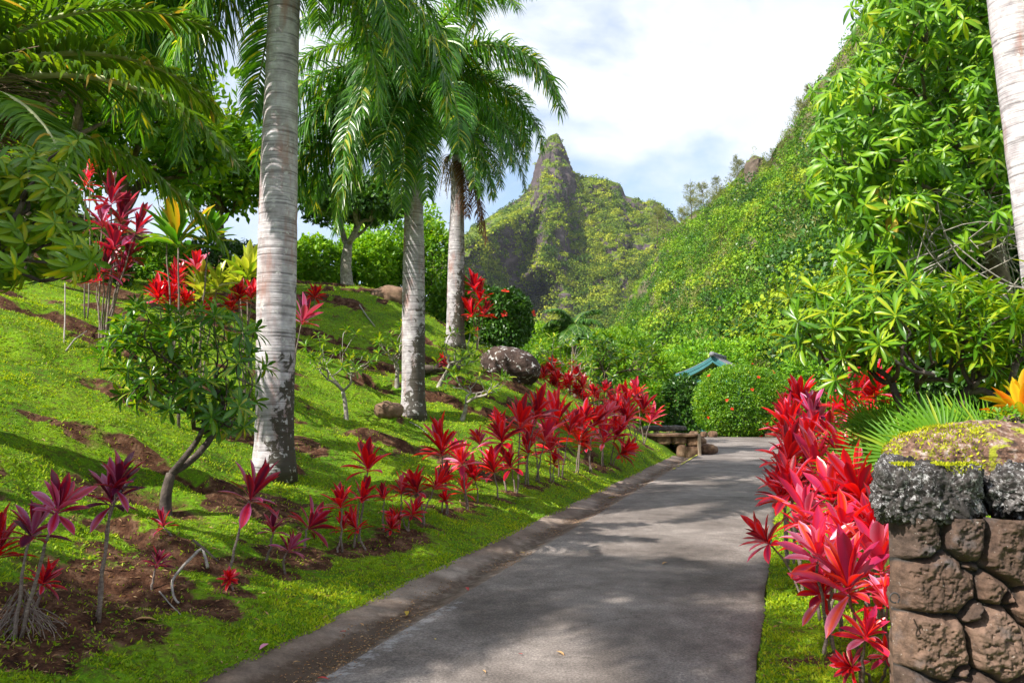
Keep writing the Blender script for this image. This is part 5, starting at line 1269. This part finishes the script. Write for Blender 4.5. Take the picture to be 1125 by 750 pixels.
# left end face, going away from the camera
nd = 90; Dg, Zg = np.meshgrid(np.linspace(0, .62, nd), np.linspace(-.3, WTOP + .02, nz), indexing='ij')
ed = unit(np.array([.50, .87, 0])); en = np.array([-.87, .50, 0]); o3 = (fbm(np.stack([Dg * 7, Zg * 7, Dg * 0 + 3], -1), 4, 221) - .5) * .10 * sstep(0, .05, Dg); o3 += np.where(Dg < .02, 0, .0)
P2 = P_[0][None] * 1.0 + ed * Dg[..., None] + en * o3[..., None]
kb.add(P2.reshape(-1, 3), grid_faces(nd, nz), np.clip(.4 + .5 * f2(Dg, Zg, 6, 2, 5), 0, 1).ravel())
def stonecol():
    m, t, o = newmat('lava_wall_stone'); b = t.nodes.new('ShaderNodeBsdfPrincipled'); tc = t.nodes.new('ShaderNodeTexCoord'); vec = tc.outputs['Object']
    a = t.nodes.new('ShaderNodeAttribute'); a.attribute_name = 'v'
    r = ramp(t, [(0, (.03, .027, .025)), (.12, (.06, .042, .034)), (.4, (.070, .043, .031)), (.7, (.115, .068, .047)), (1, (.15, .097, .072))]); t.links.new(a.outputs['Fac'], r.inputs['Fac'])
    n = noise_node(t, 22, 8, .7, vec); nr = ramp(t, [(.3, .35), (.5, 1.0), (.7, 1.6)]); t.links.new(n.outputs['Fac'], nr.inputs['Fac'])
    col = mix(t, 1.0, r.outputs['Color'], nr.outputs['Color'], 'MULTIPLY')
    n2 = noise_node(t, 6, 6, .6, vec); n2r = ramp(t, [(.55, 0.0), (.68, .6)]); t.links.new(n2.outputs['Fac'], n2r.inputs['Fac']); col = mix(t, n2r.outputs['Color'], col, (.10, .095, .10))
    n4 = noise_node(t, 60, 3, .7, vec); n4r = ramp(t, [(.66, 0.0), (.72, .6)]); t.links.new(n4.outputs['Fac'], n4r.inputs['Fac']); col = mix(t, n4r.outputs['Color'], col, (.42, .38, .34))
    t.links.new(col, b.inputs['Base Color']); b.inputs['Roughness'].default_value = .85; b.inputs['Specular IOR Level'].default_value = .3
    bp = t.nodes.new('ShaderNodeBump'); bp.inputs['Strength'].default_value = .9; bp.inputs['Distance'].default_value = .012
    t.links.new(n.outputs['Fac'], bp.inputs['Height']); t.links.new(bp.outputs[0], b.inputs['Normal']); t.links.new(b.outputs[0], o.inputs[0]); return m
kb.build('stonework', stonecol(), root, (WX0, WY0, 0))
def specks(t, vec, col):
    v = noise_node(t, 55, 6, .8, vec, .5); r = ramp(t, [(.53, 0.0), (.61, .7)]); t.links.new(v.outputs['Fac'], r.inputs['Fac'])
    m1 = noise_node(t, 7, 3, .5, vec); mr = ramp(t, [(.38, 0.0), (.5, 1.0)]); t.links.new(m1.outputs['Fac'], mr.inputs['Fac'])
    f_ = mix(t, 1.0, r.outputs['Color'], mr.outputs['Color'], 'MULTIPLY')
    return mix(t, f_, col, (.55, .54, .54))
cop = roughmat('lichened_coping', [(.35, (.012, .010, .010)), (.55, (.05, .043, .04)), (.72, (.16, .145, .14))], 16, .9, 1.0, 40, extra=specks, bdist=.02)
ctop = at(1000, 511, 3.5)[2]; cbot = at(1000, 577, 3.5)[2]; cl = at(960, 540, 3.5)[0]; cj = at(1088, 540, 3.5)[0]
def coping(x0, x1, seed):
    kb = MB(); cz_ = (ctop + cbot) / 2
    rough_box(kb, ((x0 + x1) / 2 - WX0, .29, cz_), (x1 - x0, .70, ctop - cbot), -.03, .13, 90, seed, .5, 7)
    V = kb.V
    for k in range(len(V)):   # the end leans away with the end wall
        V[k][:, 0] += np.clip(V[k][:, 1] + .05, 0, 1) * .52
    kb.build('coping_stone', cop, root)
coping(cl, cj - .005, 5); coping(cj + .005, cj + 1.3, 9)
# mound of moss and litter on top
mc = at(1093, 492, 3.9); mb_ = MB(); n = 90
uu, vv = np.meshgrid(np.linspace(0, np.pi / 2 + .15, n), np.linspace(0, 2 * np.pi, n * 2), indexing='ij')
dd_ = np.stack([np.sin(uu) * np.cos(vv), np.sin(uu) * np.sin(vv), np.cos(uu)], -1); dd_[:, -1] = dd_[:, 0]
rr_ = 1 + .16 * (fbm(dd_ * 2.3 + 9, 3, 37) - .5) + .10 * (fbm(dd_ * 15, 3, 39) - .5)
zc = ctop - .03; mrad = np.array([.53, .27, at(1090, 462, 3.85)[2] - zc])
q = dd_ * rr_[..., None] * mrad; q[..., 2] = np.sign(q[..., 2]) * np.abs(q[..., 2])
def mossy(t, vec, col):
    v = noise_node(t, 9, 6, .7, vec, .4); r = ramp(t, [(.54, 0.0), (.60, .9)]); t.links.new(v.outputs['Fac'], r.inputs['Fac']); return mix(t, r.outputs['Color'], col, (.32, .34, .02))
mb_.add(q.reshape(-1, 3) + np.array([mc[0] - WX0, 3.92 - WY0, zc]), grid_faces(n, n * 2))
mb_.build('cap_mound', roughmat('weathered_cap', [(.34, (.05, .03, .025)), (.52, (.20, .11, .075)), (.7, (.48, .40, .35))], 26, .9, 1.0, 50, extra=mossy, bdist=.02), root)
mo = MB(); m = 9000; k = rng.integers(0, n - 6, m); j = rng.integers(0, n * 2, m); P3 = q[k, j] + np.array([mc[0] - WX0, 3.92 - WY0, zc])
k2 = (fbm(P3 * [5, 5, 7], 4, 301) > .54 + .10 * rng.random(m)) | ((P3[:, 2] < zc + .035) & (rng.random(m) < .5)); P3 = P3[k2]
e = 2600; P4 = np.stack([rng.uniform(cl - WX0 + .12, cj - WX0 + .45, e), rng.uniform(-.055, .06, e), np.full(e, ctop - .004)], -1); P4[:, 2] -= np.where(P4[:, 1] < -.04, rng.uniform(0, .045, e), 0)
P4 = P4[fbm(P4 * [5, 2, 2], 3, 305) > .50]
PA = np.vstack([P3, P4]); m = len(PA); D = rng.normal(0, .8, (m, 3)); D[:, 2] = .7 + .4 * rng.random(m)
place(mo, quadT(.4, .1), PA, D, rng.normal(0, 1, (m, 3)), rng.uniform(.010, .024, m)); mo.build('moss', G['moss'], root)
kb = MB(); hk = at(985, 655, 3.42) - [WX0, WY0, 0]; a = np.linspace(0, 5.0, 18)
tube(kb, np.stack([hk[0] - .018 + .02 * np.cos(a), np.full(18, hk[1] - .02), hk[2] + .02 * np.sin(a)], -1), .0035, 8)
tube(kb, [(hk[0] - .004, hk[1] - .02, hk[2] - .019), (hk[0] + .03, hk[1] + .04, hk[2] - .02)], .0035, 8)
kb.build('iron_hook', roughmat('iron', [(.3, (.02, .02, .02)), (.7, (.06, .05, .05))], 20, .6, .2), root)

# ---- right hand plumeria
d = 6.3; f = np.array([at(1000, 500, d)[0], d, gz(at(1000, 500, d)[0], d)])
T_ = sil_tips([(900, 350, 42, 40), (945, 345, 40, 45), (1000, 350, 45, 40), (1055, 345, 45, 45), (1100, 350, 40, 50), (885, 385, 28, 22), (950, 390, 30, 18), (1090, 390, 35, 20), (1165, 350, 45, 60), (920, 430, 14, 12), (1110, 410, 30, 20)], d, .6, 235)
tree('plumeria_tree', 'large plumeria with bright yellow green rosettes and twisting dark branches behind the stone wall', 'tree', f, at(1006, 478, d), T_, axes_from(T_, at(1010, 430, d), .4), L_plum(18, .17, -35, 68, margined(leafT(.19, 4, .3, .45, 'obov'), -.12, .16)), G['bark_dark'], G['plum_light'], .055, wig=.13, limb_tips=40, up=1, lean=(-.05, 0, 0), pr=2.6)

# ---- fan palms
def fan_palm(loc, fans, lab):
    root = empty('fan_palm', loc, lab, 'palm'); loc = np.asarray(loc, float)
    for (px, row, dd, s, face) in fans:
        c = at(px, row, dd) - loc; pb = MB(); tube(pb, bez(np.zeros(3), c * .5 + [0, 0, .15], c, 7), .007, 6); pb.build('stalk', G['rachis'], root)
        fb = MB(); nrm = unit(np.array(face, float)); up = unit(np.array([0, 0, 1]) - nrm * nrm[2]); X = np.cross(up, nrm)
        ang = np.linspace(-2.1, 2.1, 34); D = np.cos(ang)[:, None] * up + np.sin(ang)[:, None] * X
        place(fb, leafT(.075, 5, .9, .35, 'strap'), np.repeat(c[None], 34, 0), D, np.repeat(nrm[None], 34, 0) + rng.normal(0, .08, (34, 3)), s * rng.uniform(.85, 1.05, 34), np.clip(rng.normal(.5, .2, 34), 0, 1)); fb.build('fan_leaf', G['fan'], root)
    return root
z0 = gz(3.2, 5.9)
fan_palm((3.1, 6.7, gz(3.1, 6.7)), [(940, 498, 6.5, .36, (-.4, -.8, .35)), (968, 500, 6.2, .38, (-.2, -.9, .5)), (978, 478, 6.5, .38, (-.1, -.9, .3)), (925, 515, 6.4, .30, (-.6, -.6, .4)), (955, 472, 6.8, .34, (0, -1, .3))], 'fan palm with spread green leaves at the left end of the stone wall')
fan_palm((3.4, 5.9, z0), [(1035, 490, 5.6, .42, (0, -1, .2)), (1060, 480, 5.8, .40, (.2, -1, .2)), (1015, 480, 5.9, .4, (-.2, -1, .2)), (1080, 485, 5.7, .36, (.1, -1, .3)), (995, 500, 5.6, .36, (-.2, -1, .3))], 'fan palm with upright pleated leaves behind the mossy cap of the wall')
# small green herb + orange croton at the right edge
ti_meshes('croton')
x = at(1135, 470, 4.6); ti_plant((x[0], x[1], gz(x[0], x[1])), [(at(1126, 462, 4.9), .72), (at(1118, 448, 5.1), .6)], 'croton', 'orange and yellow leaved croton at the right edge above the mossy wall', name='croton', cat='croton')
c = at(1103, 462, 4.45); bush('herb', 'tiny leaved green herb in front of the orange croton', 'plant', c, (.10, .08, .07), 260, .03, G['tree'], base=(c[0], c[1], ctop - .05), seed=3, bumps=.4)

# ---- big umbrella-leaved tree upper right
d = 13.0; T_ = sil_tips([(1010, 90, 78, 85), (1060, 20, 80, 60), (1080, 180, 75, 80), (975, 185, 62, 60), (1000, 245, 70, 45), (1130, 120, 70, 130), (1020, -60, 75, 60), (945, 130, 48, 55), (930, 190, 34, 50), (985, 20, 45, 35), (945, 250, 28, 32), (1110, -60, 90, 70)], d, 1.5, 520)
fz = gz(8.4, 13.5); A_ = unit(axes_from(T_, at(1060, 130, d + 1.5), .75) + np.array([-.15, -.35, .1]))
tree('octopus_tree', 'huge tree with glossy umbrella shaped leaf clusters filling the upper right', 'tree', (8.4, 13.5, fz), at(1090, 260, 13.6), T_, A_, L_umb(9, .25, .22, 4), G['bark_brown'], G['tree'], .20, limb_tips=220, wig=.08)
# hanging dead leaves & bare vine tangle under it
kb = MB(); cc = at(968, 228, 12.0)
for q in range(9): rosette(kb, lf_long, cc + rng.normal(0, .14, 3) + [0, 0, -.05 * q + .2], (0, 0, 1), 3, .30, -75, -30, .2)
o = kb.build('dead_leaves', G['fall_y'], None, cc); tag(o, 'bunch of withered yellow orange leaves hanging in the left side of the umbrella leaved tree', 'dead leaves')
kb = MB()
for q in range(80):
    a = at(rng.uniform(985, 1190), rng.uniform(205, 262), 12.0 + rng.uniform(-.5, 1.2)); b = at(rng.uniform(985, 1190), rng.uniform(250, 335), 12.0 + rng.uniform(-.6, .8))
    tube(kb, bez(a, (a + b) / 2 + rng.normal(0, .35, 3), b, 8), rng.choice([.005, .008, .011]), 5, cap=False)
o = kb.build('vine_tangle', G['bark_pale'], None, at(1080, 270, 12)); tag(o, 'tangle of bare grey vines hanging below the umbrella leaved tree', 'vines', kind='stuff')
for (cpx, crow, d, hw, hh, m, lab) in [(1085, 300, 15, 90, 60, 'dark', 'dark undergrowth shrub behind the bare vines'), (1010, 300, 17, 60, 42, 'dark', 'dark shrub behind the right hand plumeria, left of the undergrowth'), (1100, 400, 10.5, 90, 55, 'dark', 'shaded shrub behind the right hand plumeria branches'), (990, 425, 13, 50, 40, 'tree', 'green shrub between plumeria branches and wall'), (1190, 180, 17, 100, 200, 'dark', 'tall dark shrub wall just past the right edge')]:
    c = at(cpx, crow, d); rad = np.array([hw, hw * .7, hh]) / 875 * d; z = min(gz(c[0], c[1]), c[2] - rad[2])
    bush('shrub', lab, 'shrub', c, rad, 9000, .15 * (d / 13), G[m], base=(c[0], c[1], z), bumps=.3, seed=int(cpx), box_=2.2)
# ---- ironwoods on the right skyline
def ironwood(px, row, d, hpx, lab):
    c = at(px, row, d); h = hpx / 875 * d; z0_ = c[2] - 1.0; root = empty('ironwood_tree', (c[0], c[1], z0_), lab, 'tree', 'ironwood trees along the right ridge')
    tb = MB(); top = np.array([rng.normal(0, .1) * h, 0, h]); tube(tb, bez(np.array([0, 0, -1.]), top * .5, top, 8), np.linspace(.14, .03, 8) * h / 9, 6)
    m = 54; tt = rng.uniform(.08, 1, m); Pt = top * tt[:, None]; a = rng.uniform(0, 6.28, m); L_ = h * .34 * (1.1 - tt * .8)
    E = Pt + np.stack([np.cos(a) * L_, np.sin(a) * L_, L_ * .55], -1)
    for s0, e in zip(Pt, E): tube(tb, [s0, (s0 + e) / 2 + [0, 0, .05 * h * 0], e], [.03 * h / 9, .02 * h / 9, .008], 4)
    tb.build('trunk', G['bark_brown'], root)
    mb = MB(); q = 40; w_ = rng.uniform(.2, 1.1, (m, q, 1)); Pq = Pt[:, None] + (E - Pt)[:, None] * w_ + rng.normal(0, .02 * h, (m, q, 3))
    D = unit(E - Pt)[:, None] * .6 + rng.normal(0, .6, (m, q, 3)) + np.array([0, 0, .15])
    place(mb, quadT(.10, .02), Pq.reshape(-1, 3), D.reshape(-1, 3), rng.normal(0, 1, (m * q, 3)), h * rng.uniform(.05, .11, m * q)); mb.build('crown', G['wispy'], root)
for (px, row, d, h, lab) in [(722, 262, 285, 38, 'lowest feathery ironwood on the right ridge, beside the peak'), (748, 256, 250, 30, 'second lowest feathery ironwood on the right ridge'), (760, 240, 248, 40, 'wispy ironwood left of the small rock knob on the ridge'),
                             (775, 236, 240, 38, 'wispy ironwood near the middle of the right ridge'), (790, 222, 235, 30, 'short ironwood in the ridge saddle'), (812, 205, 222, 36, 'ironwood directly left of the rock knob'),
                             (846, 186, 210, 26, 'ironwood directly right of the rock knob'), (862, 170, 200, 34, 'tall ironwood on the upper ridge'), (880, 158, 192, 52, 'tall ironwood with bluish plumes on the upper ridge'), (893, 140, 186, 50, 'highest ironwood, next to the umbrella leaved tree'), (905, 150, 180, 48, 'ironwood partly hidden by the umbrella leaved tree'), (870, 200, 190, 40, 'ironwood on the face just below the upper ridge'), (835, 230, 200, 36, 'ironwood on the face below the rock knob')]:
    ironwood(px, row, d, h, lab)
# rock knob on the ridge
c = at(829, 190, 212); kb = MB(); rough_box(kb, (0, 0, 0), (5.0, 5, 9), .3, 1.6, 20, 71, .5, 2.4); o = kb.build('rock_knob', rock_mat('knob_rock', (.10, .13, .03), (.13, .10, .08), .3)); o.location = tuple(c); tag(o, kind='structure')
# bare rock scars on the slope
for (px, row, d, s_, lab) in [(800, 345, 125, 3.2, 'brown rock outcrop in the middle of the hillside'), (812, 328, 130, 2.4, 'smaller brown rock above the hillside outcrop'), ]:
    kb = MB(); rough_box(kb, (0, 0, 0), (s_ * .8, s_, s_ * 1.5), .3, s_ * .6, 22, int(px), .5, 2.4); o = kb.build('rock_outcrop', rock_mat('outcrop_rock', (.10, .13, .03), (.20, .15, .13), .5)); o.location = tuple(at(px, row, d + 4.5)); tag(o, lab, 'rock')

# ------------------------------------------------------------------ air
HAZE = 0.00006
if HAZE > 0:
    hz = MB(); x0, x1, y0, y1, z0, z1 = -2600, 2600, -500, 3600, -8, 420
    box(hz, ((x0 + x1) / 2, (y0 + y1) / 2, (z0 + z1) / 2), (x1 - x0, y1 - y0, z1 - z0))
    m, t, o = newmat('haze'); pv = t.nodes.new('ShaderNodeVolumePrincipled'); pv.inputs['Color'].default_value = (.80, .88, 1, 1); pv.inputs['Density'].default_value = HAZE
    pv.inputs['Anisotropy'].default_value = .2
    t.links.new(pv.outputs[0], o.inputs['Volume']); tag(hz.build('haze', m, smooth=False), 'thin blue haze over the valley', 'haze', kind='stuff')
